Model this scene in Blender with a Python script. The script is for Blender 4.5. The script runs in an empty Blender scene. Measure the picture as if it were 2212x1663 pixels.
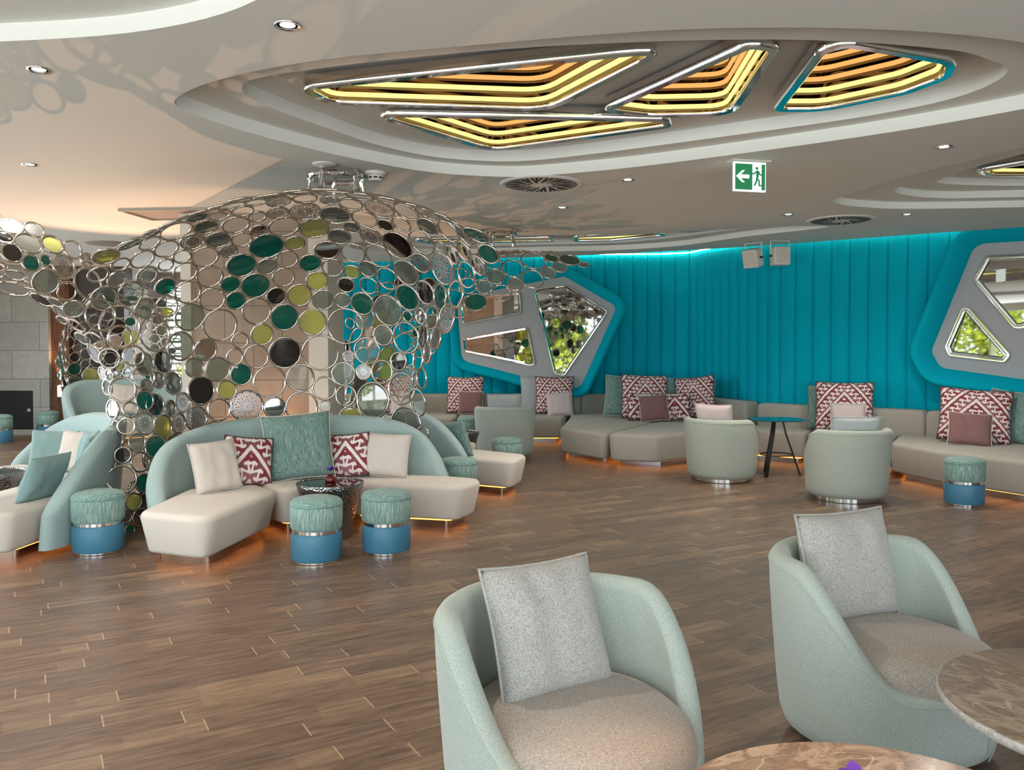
import bpy, bmesh, math, random
import numpy as np
from mathutils import Vector, Matrix, noise
from mathutils.geometry import tessellate_polygon
random.seed(7); RNG = np.random.default_rng(7)
SC = bpy.context.scene; COL = SC.collection; PI = math.pi

# ------------------------------------------------------------------ camera, world, light
cam = bpy.data.cameras.new('camera'); co = bpy.data.objects.new('camera', cam); COL.objects.link(co)
cam.sensor_width = 36; cam.lens = 1800 / 2212 * 36; cam.shift_y = -32 / 2212; cam.clip_start = .05
co.location = (0, 0, 1.55); co.rotation_euler = (math.radians(90 - 1.55), 0, 0); SC.camera = co
SC.view_settings.view_transform = 'Standard'; SC.view_settings.look = 'None'
SC.view_settings.gamma = 1; SC.view_settings.exposure = 0.32; SC.view_settings.use_curve_mapping = False
SC.cycles.transparent_max_bounces = 24; SC.cycles.max_bounces = 8; SC.cycles.diffuse_bounces = 5; SC.cycles.glossy_bounces = 5
SC.cycles.use_denoising = True; SC.cycles.sample_clamp_indirect = 6; SC.cycles.caustics_reflective = False; SC.cycles.caustics_refractive = False
W = bpy.data.worlds.new('sky'); SC.world = W; W.use_nodes = True
bg = W.node_tree.nodes['Background']; bg.inputs[1].default_value = 7.6
_t = W.node_tree.nodes.new('ShaderNodeTexCoord'); _s = W.node_tree.nodes.new('ShaderNodeSeparateXYZ'); _r = W.node_tree.nodes.new('ShaderNodeValToRGB')   # bright sky over a sunlit terrace
W.node_tree.links.new(_t.outputs['Generated'], _s.inputs[0]); W.node_tree.links.new(_s.outputs[2], _r.inputs[0]); W.node_tree.links.new(_r.outputs[0], bg.inputs[0])
_r.color_ramp.elements[0].position = .0; _r.color_ramp.elements[0].color = (.80, .89, 1, 1); _r.color_ramp.elements[1].position = .25; _r.color_ramp.elements[1].color = (.74, .85, 1, 1)
_m = W.node_tree.nodes.new('ShaderNodeMath'); _m.operation = 'LESS_THAN'; _m.inputs[1].default_value = -.02; W.node_tree.links.new(_s.outputs[2], _m.inputs[0])
_x = W.node_tree.nodes.new('ShaderNodeMix'); _x.data_type = 'RGBA'; W.node_tree.links.new(_m.outputs[0], _x.inputs[0]); W.node_tree.links.new(_r.outputs[0], _x.inputs[6]); _x.inputs[7].default_value = (.80, .82, .82, 1); W.node_tree.links.new(_x.outputs[2], bg.inputs[0])

def light(name, kind, loc, rot, energy, col, **kw):
    l = bpy.data.lights.new(name, kind); l.energy = energy; l.color = col
    for k, v in kw.items():
        if k == 'portal': l.cycles.is_portal = True
        else: setattr(l, k, v)
    o = bpy.data.objects.new(name, l); COL.objects.link(o); o.location = loc; o.rotation_euler = rot; return o
light('portal_rear', 'AREA', (-1, -2.95, 1.5), (PI / 2, 0, 0), 1, (1, 1, 1), shape='RECTANGLE', size=16, size_y=2.5, portal=1)
light('portal_side', 'AREA', (-9.95, 4.5, 1.5), (PI / 2, 0, -PI / 2), 1, (1, 1, 1), shape='RECTANGLE', size=14, size_y=2.5, portal=1)
light('sun', 'SUN', (0, 0, 20), (math.radians(-38), math.radians(-14), 0), 4, (1, .93, .8), angle=.01)
PEACH = (1, .55, .3)
for nm, p, tgt, e, ang in (('sun_glint_spot', (-6.3, 12.8, .3), (-3.5, 8.0, 2.85), 900, 50), ('uplight_pillar', (-2.75, 8.72, .08), (-2.85, 9.0, 1.6), 45, 75), ('uplight_pillar', (-2.3, 8.74, .08), (-2.4, 9.0, 1.6), 45, 75), ('uplight_far', (-2.6, 11.6, .2), (-.3, 8.6, 3), 140, 70)):  # strongest spot is added, standing in for sunlight glinting up off the floor
    d = Vector(tgt) - Vector(p)
    light(nm, 'SPOT', p, d.to_track_quat('-Z', 'Y').to_euler(), e, PEACH, spot_size=math.radians(ang), spot_blend=.5, shadow_soft_size=.015)
light('downlight_or_fill_beam', 'SPOT', (.75, 2.1, 2.985), (math.radians(-8), math.radians(8), 0), 130, (1, .62, .4), spot_size=math.radians(36), spot_blend=.7, shadow_soft_size=.04)  # added warm fill on the near armchair seat, no fitting in the ceiling

# ------------------------------------------------------------------ node materials
class NT:
    def __init__(s, name):
        s.m = bpy.data.materials.new(name); s.m.use_nodes = True; s.t = s.m.node_tree; s.b = s.t.nodes['Principled BSDF']
    def n(s, ty, **kw):
        x = s.t.nodes.new(ty)
        for k, v in kw.items(): setattr(x, k, v)
        return x
    def link(s, a, b): s.t.links.new(a, b)
    def val(s, sock, v):
        if hasattr(v, 'is_linked'): s.link(v, sock)
        else: sock.default_value = v
    def math(s, op, a, b=0.0, c=None):
        x = s.n('ShaderNodeMath', operation=op); s.val(x.inputs[0], a); s.val(x.inputs[1], b)
        if c is not None: s.val(x.inputs[2], c)
        return x.outputs[0]
    def mix(s, f, a, b, mode='MIX'):
        x = s.n('ShaderNodeMix', data_type='RGBA', blend_type=mode); s.val(x.inputs[0], f)
        for sock, v in ((x.inputs[6], a), (x.inputs[7], b)):
            if hasattr(v, 'is_linked'): s.link(v, sock)
            else: sock.default_value = (*v[:3], 1)
        return x.outputs[2]
    def coords(s, kind='Object', scale=(1, 1, 1), rot=(0, 0, 0), loc=(0, 0, 0)):
        t = s.n('ShaderNodeTexCoord'); m = s.n('ShaderNodeMapping')
        m.inputs['Scale'].default_value = scale; m.inputs['Rotation'].default_value = rot; m.inputs['Location'].default_value = loc
        s.link(t.outputs[kind], m.inputs[0]); return m.outputs[0]
    def noise(s, vec, scale, detail=2, rough=.5, dist=0):
        x = s.n('ShaderNodeTexNoise'); s.link(vec, x.inputs['Vector']); x.inputs['Scale'].default_value = scale
        x.inputs['Detail'].default_value = detail; x.inputs['Roughness'].default_value = rough; x.inputs['Distortion'].default_value = dist
        return x.outputs['Fac']
    def ramp(s, f, stops):
        x = s.n('ShaderNodeValToRGB'); s.link(f, x.inputs[0]); e = x.color_ramp.elements
        while len(e) < len(stops): e.new(.5)
        for el, (p, c) in zip(e, stops): el.position = p; el.color = (*c, 1)
        return x.outputs[0]
    def bump(s, h, strength=.2, dist=.01):
        x = s.n('ShaderNodeBump'); x.inputs['Strength'].default_value = strength; x.inputs['Distance'].default_value = dist
        s.link(h, x.inputs['Height']); s.link(x.outputs[0], s.b.inputs['Normal'])
    def base(s, c):
        if hasattr(c, 'is_linked'): s.link(c, s.b.inputs['Base Color'])
        else: s.b.inputs['Base Color'].default_value = (*c, 1)

def srgb(r, g, b):
    f = lambda v: (v / 255 / 12.92) if v <= 10 else ((v / 255 + .055) / 1.055) ** 2.4
    return (f(r), f(g), f(b))
def plain(name, c, rough=.5, metal=0, spec=.5):
    t = NT(name); t.base(c); t.b.inputs['Roughness'].default_value = rough; t.b.inputs['Metallic'].default_value = metal
    t.b.inputs['Specular IOR Level'].default_value = spec; return t.m
def emit(name, c, strength):
    t = NT(name); t.base((.02, .02, .02)); t.b.inputs['Emission Color'].default_value = (*c, 1); t.b.inputs['Emission Strength'].default_value = strength; return t.m
def fabric(name, c, var=.12, scale=260, rough=.85, sheen=.15):
    t = NT(name); v = t.coords(); n1 = t.noise(v, scale, 2, .6); n2 = t.noise(v, 5, 2)
    lo = tuple(x * (1 - var * 1.6) for x in c); hi = tuple(min(1, x * (1 + var * 1.3)) for x in c)
    a = t.ramp(n1, [(.35, lo), (.65, hi)]); t.base(t.mix(t.math('MULTIPLY', n2, .12), a, tuple(x * .8 for x in c)))
    t.b.inputs['Roughness'].default_value = rough; t.b.inputs['Specular IOR Level'].default_value = .25 if sheen else .08
    t.b.inputs['Sheen Weight'].default_value = sheen; t.bump(n1, .12, .003); return t.m
def tinted(name, c, gloss=.12, clear=1.0):
    t = NT(name); t.t.nodes.remove(t.b); out = t.t.nodes['Material Output']
    tr = t.n('ShaderNodeBsdfTransparent'); tr.inputs[0].default_value = (*c, 1)
    gl = t.n('ShaderNodeBsdfGlossy'); gl.inputs['Roughness'].default_value = .03; gl.inputs[0].default_value = (.9, .9, .9, 1)
    fr = t.n('ShaderNodeFresnel'); fr.inputs[0].default_value = 1.5
    df = t.n('ShaderNodeBsdfDiffuse'); df.inputs[0].default_value = (*[x * .8 for x in c], 1)
    m0 = t.n('ShaderNodeMixShader'); m0.inputs[0].default_value = clear; t.link(df.outputs[0], m0.inputs[1]); t.link(tr.outputs[0], m0.inputs[2])
    m = t.n('ShaderNodeMixShader'); t.link(t.math('ADD', fr.outputs[0], gloss * .4), m.inputs[0]); t.link(m0.outputs[0], m.inputs[1]); t.link(gl.outputs[0], m.inputs[2])
    t.link(m.outputs[0], out.inputs[0]); return t.m

def wood_floor():
    t = NT('oak_planks'); v = t.coords('Object', rot=(0, 0, math.radians(-30)))
    sep = t.n('ShaderNodeSeparateXYZ'); t.link(v, sep.inputs[0]); x, y = sep.outputs[0], sep.outputs[1]
    ry = t.math('DIVIDE', y, .125); row = t.math('FLOOR', ry); fy = t.math('FRACT', ry)
    wn = t.n('ShaderNodeTexWhiteNoise', noise_dimensions='1D'); t.link(row, wn.inputs['W'])
    rx = t.math('ADD', t.math('DIVIDE', x, 1.05), t.math('MULTIPLY', wn.outputs[0], 7.31)); cell = t.math('FLOOR', rx); fx = t.math('FRACT', rx)
    cb = t.n('ShaderNodeCombineXYZ'); t.link(row, cb.inputs[0]); t.link(cell, cb.inputs[1])
    w2 = t.n('ShaderNodeTexWhiteNoise', noise_dimensions='2D'); t.link(cb.outputs[0], w2.inputs['Vector']); rnd = w2.outputs[0]
    off = t.n('ShaderNodeCombineXYZ'); t.link(t.math('MULTIPLY', rnd, 37), off.inputs[0]); t.link(t.math('MULTIPLY', rnd, 91), off.inputs[1])
    av = t.n('ShaderNodeVectorMath', operation='ADD'); t.link(v, av.inputs[0]); t.link(off.outputs[0], av.inputs[1])
    mp = t.n('ShaderNodeMapping'); mp.inputs['Scale'].default_value = (1.1, 9, 1); t.link(av.outputs[0], mp.inputs[0])
    g1 = t.noise(mp.outputs[0], 3.2, 5, .62, .8)
    rings = t.math('SINE', t.math('MULTIPLY', t.noise(mp.outputs[0], .8, 2, .5, .5), 60))
    tone = t.ramp(rnd, [(0, srgb(120, 97, 82)), (.3, srgb(127, 103, 86)), (.55, srgb(133, 106, 86)), (.85, srgb(138, 111, 90)), (1, srgb(146, 119, 97))])
    c = t.mix(t.ramp(g1, [(.35, (0, 0, 0)), (.7, (1, 1, 1))]), t.mix(.62, tone, (.02, .012, .008)), tone)
    c = t.mix(t.math('MULTIPLY', t.math('GREATER_THAN', rings, .72), .2), c, (.05, .03, .018))
    lighten = t.math('MULTIPLY', t.math('GREATER_THAN', t.math('ADD', rnd, t.math('MULTIPLY', t.math('POWER', fx, 6), .5)), 1.0), .11)
    c = t.mix(lighten, c, srgb(196, 164, 126))
    j1 = t.math('LESS_THAN', fy, .022); c = t.mix(t.math('MULTIPLY', j1, .45), c, (.03, .02, .014))
    j2 = t.math('LESS_THAN', fx, .006); c = t.mix(t.math('MULTIPLY', j2, .55), c, srgb(200, 170, 140))
    t.base(c); t.b.inputs['Roughness'].default_value = .36; t.b.inputs['Specular IOR Level'].default_value = .4
    h = t.math('SUBTRACT', t.math('MULTIPLY', g1, .4), t.math('MAXIMUM', j1, j2)); t.bump(h, .12, .004); return t.m

def stone(name, c1, c2, w, h, rot, joint):
    t = NT(name); v = t.coords('Object', rot=rot); br = t.n('ShaderNodeTexBrick'); t.link(v, br.inputs[0])
    for k, val in (('Scale', 1), ('Brick Width', w), ('Row Height', h), ('Mortar Size', .006), ('Mortar Smooth', .2), ('Bias', 0)): br.inputs[k].default_value = val
    br.inputs['Color1'].default_value = (*c1, 1); br.inputs['Color2'].default_value = (*c2, 1); br.inputs['Mortar'].default_value = (*joint, 1)
    n1 = t.noise(v, 7, 8, .7); c = t.mix(t.ramp(n1, [(.3, (0, 0, 0)), (.72, (.55, .55, .55))]), br.outputs[0], tuple(x * .55 for x in c1))
    t.base(c); t.b.inputs['Roughness'].default_value = .7; t.bump(n1, .15, .01); return t.m

def streaks(name, stops, scale, rot=(0, 0, 0)):
    t = NT(name); v = t.coords('Object', scale=scale, rot=rot); n1 = t.noise(v, 1, 3, .6, .3); t.base(t.ramp(n1, stops))
    t.b.inputs['Roughness'].default_value = .75; t.b.inputs['Sheen Weight'].default_value = .15; t.bump(n1, .2, .004); return t.m

def ikat(name, k):
    t = NT(name); uv = t.n('ShaderNodeTexCoord').outputs['UV']; sep = t.n('ShaderNodeSeparateXYZ')
    nz = t.n('ShaderNodeTexNoise'); nz.inputs['Scale'].default_value = 40; t.link(uv, nz.inputs['Vector'])
    ad = t.n('ShaderNodeVectorMath', operation='MULTIPLY_ADD'); t.link(nz.outputs['Color'], ad.inputs[0]); ad.inputs[1].default_value = (.018, .045, 0); t.link(uv, ad.inputs[2])
    t.link(ad.outputs[0], sep.inputs[0])
    x = t.math('MULTIPLY', t.math('ABSOLUTE', t.math('SUBTRACT', sep.outputs[0], .51)), k); y = t.math('MULTIPLY', sep.outputs[1], k)
    d1 = t.math('ADD', x, t.math('MULTIPLY', y, .8)); d2 = t.math('SUBTRACT', x, t.math('MULTIPLY', y, .8))
    p = t.math('FRACT', d1)
    a = t.math('LESS_THAN', t.math('ABSOLUTE', t.math('SUBTRACT', p, .1)), .085)
    sw = t.math('SINE', t.math('MULTIPLY', d2, 2 * PI * 2.3)); q = t.math('ADD', p, t.math('MULTIPLY', sw, .15))
    b = t.math('LESS_THAN', t.math('ABSOLUTE', t.math('SUBTRACT', q, .58)), .1)
    c2 = t.math('SINE', t.math('MULTIPLY', d2, 2 * PI * 2.3)); c3 = t.math('COSINE', t.math('MULTIPLY', d2, 2 * PI * 2.3))
    hook = t.math('MULTIPLY', t.math('LESS_THAN', t.math('ABSOLUTE', t.math('SUBTRACT', t.math('ABSOLUTE', t.math('SUBTRACT', p, .58)), .22)), .06), t.math('GREATER_THAN', c3, .35))
    red = t.math('GREATER_THAN', t.math('SINE', t.math('MULTIPLY', d2, 2 * PI * 1.15)), .15)
    col = t.mix(red, srgb(128, 68, 80), srgb(128, 36, 46)); pale = t.math('LESS_THAN', t.math('FRACT', t.math('MULTIPLY', d1, .5)), .3)
    col = t.mix(t.math('MULTIPLY', pale, .45), col, srgb(170, 110, 125))
    w = t.math('MAXIMUM', t.math('MAXIMUM', a, b), hook); t.base(t.mix(w, col, srgb(232, 222, 216)))
    t.b.inputs['Roughness'].default_value = .7; t.b.inputs['Sheen Weight'].default_value = .1; return t.m

def marble():
    t = NT('brown_marble'); v = t.coords('Object', scale=(1, 2.6, 1), rot=(0, 0, .5)); n0 = t.noise(v, 2.2, 6, .65, 1.8); n1 = t.noise(v, 14, 4, .6, .6)
    c = t.ramp(n0, [(.28, srgb(76, 62, 52)), (.40, srgb(146, 126, 106)), (.48, srgb(112, 94, 80)), (.56, srgb(176, 158, 138)), (.66, srgb(124, 106, 90)), (.78, srgb(150, 132, 114))])
    n2 = t.noise(v, 1.6, 2, .4, .8); ve = t.math('LESS_THAN', t.math('ABSOLUTE', t.math('SUBTRACT', n2, .5)), .0035)
    c = t.mix(t.math('MULTIPLY', n1, .4), c, srgb(168, 142, 120)); t.base(t.mix(t.math('MULTIPLY', ve, .25), c, srgb(230, 222, 212)))
    t.b.inputs['Roughness'].default_value = .18; return t.m
def hammered():
    t = NT('hammered_metal'); v = t.coords('Object'); vo = t.n('ShaderNodeTexVoronoi'); t.link(v, vo.inputs['Vector']); vo.inputs['Scale'].default_value = 55
    t.base((.30, .30, .30)); t.b.inputs['Metallic'].default_value = 1; t.b.inputs['Roughness'].default_value = .16; t.bump(vo.outputs['Distance'], .5, .01); return t.m

M = dict(
    white=plain('white_paint', (.76, .785, .755), .8, spec=.2), floor=wood_floor(), teal=fabric('turquoise_velvet', (.0, .39, .52), .08, 300, .9, 0),
    grey_panel=fabric('grey_linen_panel', (.43, .44, .46), .06, 200), chrome=plain('chrome', (.82, .81, .79), .06, 1), nickel=plain('warm_nickel', (.62, .57, .51), .11, 1),
    mirror=plain('smoked_mirror', (.5, .5, .48), .02, 1), dark_mirror=plain('dark_bronze_mirror', (.16, .14, .11), .04, 1), steel=plain('brushed_steel', (.55, .55, .55), .25, 1),
    cream=fabric('cream_linen', (.66, .61, .54), .06, 220), aqua=fabric('aqua_felt', (.36, .48, .47), .10, 240), sage=fabric('sage_felt', (.40, .445, .385), .12, 260),
    seat=fabric('taupe_wool', (.40, .345, .29), .2, 240), back=fabric('grey_wool', (.40, .385, .35), .22, 240), beige=fabric('beige_upholstery', (.40, .375, .325), .10, 200),
    greyaqua=fabric('grey_aqua_cotton', (.42, .47, .47), .08), pink=fabric('pale_pink_cotton', (.62, .52, .51), .05), mauve=fabric('mauve_cotton', (.23, .12, .12), .06),
    tealpillow=fabric('teal_satin', (.24, .37, .36), .08), cream2=fabric('ivory_cotton', (.66, .60, .54), .05),
    blue=plain('blue_leather', srgb(64, 122, 150), .45), piping_dark=plain('plum_piping', (.06, .03, .045), .7), piping_light=plain('ivory_piping', (.6, .57, .52), .7),
    stripes_v=streaks('teal_streaked_weave', [(.3, srgb(84, 122, 120)), (.5, srgb(124, 158, 150)), (.7, srgb(178, 196, 182))], (130, 130, 14)),
    stripes_h=streaks('teal_streaked_weave_top', [(.3, srgb(80, 118, 115)), (.5, srgb(116, 150, 142)), (.7, srgb(160, 182, 168))], (14, 120, 120), (0, 0, .6)),
    stripes_p=streaks('teal_streaked_pillow', [(.3, srgb(74, 106, 103)), (.5, srgb(104, 136, 130)), (.7, srgb(148, 172, 160))], (150, 150, 14)),
    ikat_small=ikat('ikat_weave', 1.75), ikat_big=ikat('ikat_weave_large_repeat', 3.4), marble=marble(), hammered=hammered(), marble_edge=fabric('raw_marble_edge', (.52, .48, .43), .14, 60, .5),
    black=plain('black_metal', (.012, .012, .012), .4), soot=plain('black_panel', (.006, .006, .006), .6), purple=plain('purple_petal', (.10, .02, .32), .6),
    red_glass=plain('red_glass', (.12, .01, .012), .12), teal_glass=plain('teal_back_painted_glass', (.01, .12, .16), .06),
    bronze=plain('polished_bronze', (.55, .38, .28), .18, 1), wall=plain('warm_plaster', (.34, .30, .25), .7), wood=streaks('walnut', [(.3, srgb(70, 42, 24)), (.7, srgb(130, 84, 50))], (30, 30, 2)),
    darkwall=plain('dark_brown_panel', (.035, .024, .018), .5), g_teal=tinted('teal_glass_disc', (.02, .36, .27), .06, .72), g_lime=tinted('lime_glass_disc', (.86, .86, .30), .06, .62),
    g_clear=tinted('grey_glass_disc', (.62, .66, .58), .18, .8), g_clear2=tinted('clear_glass_disc', (.9, .93, .9), .1, 1.0), g_dark=plain('dark_glass_disc', (.02, .015, .012), .05, .0, .8),
    led=emit('yellow_led', (1, .76, .24), 1.2), led_reflection=emit('amber_led_reflection', (1, .47, .13), .85), glow=emit('amber_strip', (1, .30, .045), 7), cove=emit('cove_strip', (.85, 1, .72), 16),
    lamp=emit('lamp_lens', (1, .9, .75), 5), sign_white=emit('sign_white', (.9, 1, .95), .9), sign_green=emit('sign_green', (.0, .30, .10), .55),
    plastic=plain('white_plastic', (.68, .67, .62), .5), green=fabric('leaves', (.30, .36, .02), .3, 3), bark=plain('bark', (.08, .05, .03), .9),
    stone=stone('grey_limestone', srgb(190, 190, 183), srgb(172, 173, 168), .98, .5, (PI / 2, 0, 0), srgb(110, 110, 106)),
    stone2=stone('beige_limestone', srgb(172, 157, 142), srgb(160, 145, 131), .62, .4, (PI / 2, 0, 0), srgb(112, 100, 90)))

# ------------------------------------------------------------------ mesh helpers
class MB:
    def __init__(s): s.v = []; s.f = []; s.mi = []; s.uv = {}
    def add(s, vs, fs, mi=0, M4=None):
        o = len(s.v); s.v += [tuple(M4 @ Vector(v)) for v in vs] if M4 else [tuple(v) for v in vs]
        s.f += [tuple(i + o for i in f) for f in fs]; s.mi += [mi] * len(fs); return s
    def mesh(s, name, mats, smooth=True, uv=None, sharp=None):
        me = bpy.data.meshes.new(name); me.from_pydata(s.v, [], s.f)
        for m in mats if isinstance(mats, (list, tuple)) else [mats]: me.materials.append(m)
        me.polygons.foreach_set('material_index', s.mi); me.polygons.foreach_set('use_smooth', [smooth] * len(s.f))
        if uv:
            l = me.uv_layers.new(name='uv')
            for p in me.polygons:
                for li, vi in zip(p.loop_indices, p.vertices): l.data[li].uv = uv[vi]
        me.update()
        if sharp: me.set_sharp_from_angle(angle=math.radians(sharp))
        return me
    def build(s, name, mats, parent=None, smooth=True, uv=None, sharp=40): return obj(name, s.mesh(name, mats, smooth, uv, sharp), parent)
def obj(name, me, parent=None):
    o = bpy.data.objects.new(name, me); COL.objects.link(o); o.parent = parent; return o
def tag(o, label, cat, group=None):
    o['label'] = label; o['category'] = cat
    if group: o['group'] = group
    return o
def thing(name, label, cat, loc=(0, 0, 0), rz=0, group=None):
    o = bpy.data.objects.new(name, None); COL.objects.link(o); o.location = loc; o.rotation_euler = (0, 0, rz); o.empty_display_size = .1
    return tag(o, label, cat, group)
def struct(o): o['kind'] = 'structure'; return o
def dup(root, label=None, loc=None, rz=None, group=None):
    r = root.copy(); COL.objects.link(r)
    if loc: r.location = loc
    if rz is not None: r.rotation_euler = (0, 0, rz)
    if label: r['label'] = label
    if group: r['group'] = group
    for ch in root.children:
        c = ch.copy(); COL.objects.link(c); c.parent = r
        for g in ch.children: d = g.copy(); COL.objects.link(d); d.parent = c
    return r
def lathe(prof, n=40):
    vs = [(r * math.cos(2 * PI * i / n), r * math.sin(2 * PI * i / n), z) for r, z in prof for i in range(n)]; fs = []
    for k in range(len(prof) - 1):
        for i in range(n): j = (i + 1) % n; fs.append((k * n + i, k * n + j, (k + 1) * n + j, (k + 1) * n + i))
    if prof[0][0] > 1e-4: fs.append(tuple(range(n - 1, -1, -1)))
    if prof[-1][0] > 1e-4: fs.append(tuple((len(prof) - 1) * n + i for i in range(n)))
    return vs, fs
def torus(R, r, n=28, m=6, flat=1.0):
    vs = []; fs = []
    for i in range(n):
        a = 2 * PI * i / n
        for j in range(m):
            b = 2 * PI * j / m; q = R + r * math.cos(b); vs.append((q * math.cos(a), q * math.sin(a), r * flat * math.sin(b)))
    for i in range(n):
        for j in range(m): fs.append((i * m + j, ((i + 1) % n) * m + j, ((i + 1) % n) * m + (j + 1) % m, i * m + (j + 1) % m))
    return vs, fs
def tube(pts, r, m=6, closed=False):
    pts = [Vector(p) for p in pts]; n = len(pts); vs = []; fs = []; up = Vector((0, 0, 1)); prev = None
    for i in range(n):
        a = pts[(i - 1) % n] if closed or i > 0 else pts[i]; b = pts[(i + 1) % n] if closed or i < n - 1 else pts[i]
        d = (b - a).normalized()
        if prev is None: s = d.cross(up) if abs(d.z) < .95 else d.cross(Vector((1, 0, 0)))
        else: s = prev - d * prev.dot(d)
        s.normalize(); prev = s; u = s.cross(d); rr = r[i] if isinstance(r, (list, tuple)) else r
        for j in range(m): q = 2 * PI * j / m; vs.append(pts[i] + s * rr * math.cos(q) + u * rr * math.sin(q))
    for i in range(n if closed else n - 1):
        for j in range(m): k = (i + 1) % n; fs.append((i * m + j, i * m + (j + 1) % m, k * m + (j + 1) % m, k * m + j))
    if not closed: fs += [tuple(range(m)), tuple((n - 1) * m + j for j in range(m - 1, -1, -1))]
    return vs, fs
def box(x0, x1, y0, y1, z0, z1):
    vs = [(x, y, z) for z in (z0, z1) for y in (y0, y1) for x in (x0, x1)]
    return vs, [(0, 2, 3, 1), (4, 5, 7, 6), (0, 1, 5, 4), (2, 6, 7, 3), (0, 4, 6, 2), (1, 3, 7, 5)]
def area2(p): return sum(a[0] * b[1] - b[0] * a[1] for a, b in zip(p, p[1:] + p[:1]))
def ccw(p): p = [tuple(q) for q in p]; return p if area2(p) > 0 else p[::-1]
def fillet(poly, r, n=6):
    poly = ccw(poly); out = []; N = len(poly)
    for i in range(N):
        p = Vector(poly[i][:2]); a = Vector(poly[i - 1][:2]) - p; b = Vector(poly[(i + 1) % N][:2]) - p
        rr = r[i] if isinstance(r, (list, tuple)) else r
        la, lb = a.length, b.length; a.normalize(); b.normalize(); ang = math.acos(max(-1, min(1, a.dot(b))))
        if ang > PI - .05: out.append(tuple(p)); continue
        d = min(rr / math.tan(ang / 2), la * .45, lb * .45); p0, p1 = p + a * d, p + b * d
        for k in range(n + 1): t = k / n; out.append(tuple(p0 * (1 - t) ** 2 + p * 2 * t * (1 - t) + p1 * t * t))
    return out
def resample(poly, step):
    out = []; N = len(poly)
    for i in range(N):
        a, b = Vector(poly[i]), Vector(poly[(i + 1) % N]); k = max(1, int((b - a).length / step))
        out += [tuple(a.lerp(b, j / k)) for j in range(k)]
    return out
def offset(poly, d):
    """positive = outward for a ccw polygon"""
    N = len(poly); out = []
    for i in range(N):
        p = Vector(poly[i]); e0 = p - Vector(poly[i - 1]); e1 = Vector(poly[(i + 1) % N]) - p
        n0 = Vector((e0.y, -e0.x)); n1 = Vector((e1.y, -e1.x))
        if n0.length < 1e-7 or n1.length < 1e-7: out.append(tuple(p)); continue
        n0.normalize(); n1.normalize(); m = n0 + n1; m = m / max(.35, m.dot(n0)) if m.length > 1e-5 else n0
        out.append(tuple(p + m * d))
    return out
def loft(loops, cap0=True, cap1=True):
    n = len(loops[0]); vs = [p for l in loops for p in l]; fs = []
    for k in range(len(loops) - 1):
        for i in range(n): j = (i + 1) % n; fs.append((k * n + i, k * n + j, (k + 1) * n + j, (k + 1) * n + i))
    if cap0: fs.append(tuple(range(n - 1, -1, -1)))
    if cap1: fs.append(tuple((len(loops) - 1) * n + i for i in range(n)))
    return vs, fs
def L3(poly, z): return [(x, y, z) for x, y in poly]
def soft_prism(poly, z0, z1, r=.05, corner=.1, bottom_in=.0, crown=.0):
    p = fillet(poly, corner); loops = []
    for k in range(4): a = PI / 2 * k / 3; loops.append(L3(offset(p, -bottom_in - r * .6 * (1 - math.sin(a))), z0 + r * .6 * (1 - math.cos(a))))
    for k in range(5): a = PI / 2 * k / 4; loops.append(L3(offset(p, -r * (1 - math.cos(a))), z1 - r + r * math.sin(a)))
    if crown: loops.append(L3(offset(p, -r - .06), z1 + crown))
    return loft(loops)
def smooth_closed(pts, per=8):
    P = [Vector(p) for p in pts]; n = len(P); out = []
    for i in range(n):
        a, b, c, d = P[i - 1], P[i], P[(i + 1) % n], P[(i + 2) % n]
        for k in range(per):
            t = k / per; out.append(tuple(.5 * ((2 * b) + (c - a) * t + (2 * a - 5 * b + 4 * c - d) * t * t + (3 * b - a - 3 * c + d) * t ** 3)))
    return out
def smooth_open(pts, per=8):
    P = [Vector(p) for p in pts]; P = [2 * P[0] - P[1]] + P + [2 * P[-1] - P[-2]]; out = []
    for i in range(1, len(P) - 2):
        a, b, c, d = P[i - 1], P[i], P[i + 1], P[i + 2]
        for k in range(per):
            t = k / per; out.append(tuple(.5 * ((2 * b) + (c - a) * t + (2 * a - 5 * b + 4 * c - d) * t * t + (3 * b - a - 3 * c + d) * t ** 3)))
    return out + [tuple(P[-2])]
def plate(loops2d, z, flip=False):
    """flat polygon with holes at height z"""
    lp = [[Vector((x, y, 0)) for x, y in l] for l in loops2d]; tris = tessellate_polygon(lp); vs = [(p.x, p.y, z) for l in lp for p in l]
    fs = []
    for t in tris:
        a, b, c = (Vector(vs[i]) for i in t); up = (b - a).cross(c - a).z > 0
        fs.append(tuple(t) if up != flip else tuple(reversed(t)))
    return vs, fs

# ------------------------------------------------------------------ the setting
m = MB(); m.add(*box(-10.4, 9.4, -3.4, 16.8, -.12, 0)); struct(m.build('floor', M['floor'], smooth=False))
Z1, Z2, Z3 = 3.0, 3.09, 3.18
OUTER = smooth_closed([(-1.98, 4.93), (-1.61, 4.57), (-1.01, 4.26), (-.24, 4.05), (.78, 3.84), (1.68, 3.84), (2.43, 4.0), (3.05, 4.3), (3.33, 4.72), (3.11, 5.1), (2.44, 5.74), (1.23, 6.59), (.45, 6.99), (-.04, 7.12), (-.67, 6.93), (-1.19, 6.46), (-1.53, 6.03), (-1.81, 5.59), (-1.98, 5.2)], 6)
INNER = smooth_closed([(-1.6, 4.98), (-1.42, 4.79), (-.67, 4.51), (.27, 4.29), (1.34, 4.21), (2.17, 4.33), (2.52, 4.48), (2.78, 4.73), (2.74, 5.16), (2.37, 5.58), (1.65, 6.06), (.66, 6.66), (.05, 6.93), (-.45, 6.86), (-.77, 6.66), (-1.06, 6.32), (-1.29, 5.9), (-1.5, 5.5), (-1.61, 5.2)], 6)
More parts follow.
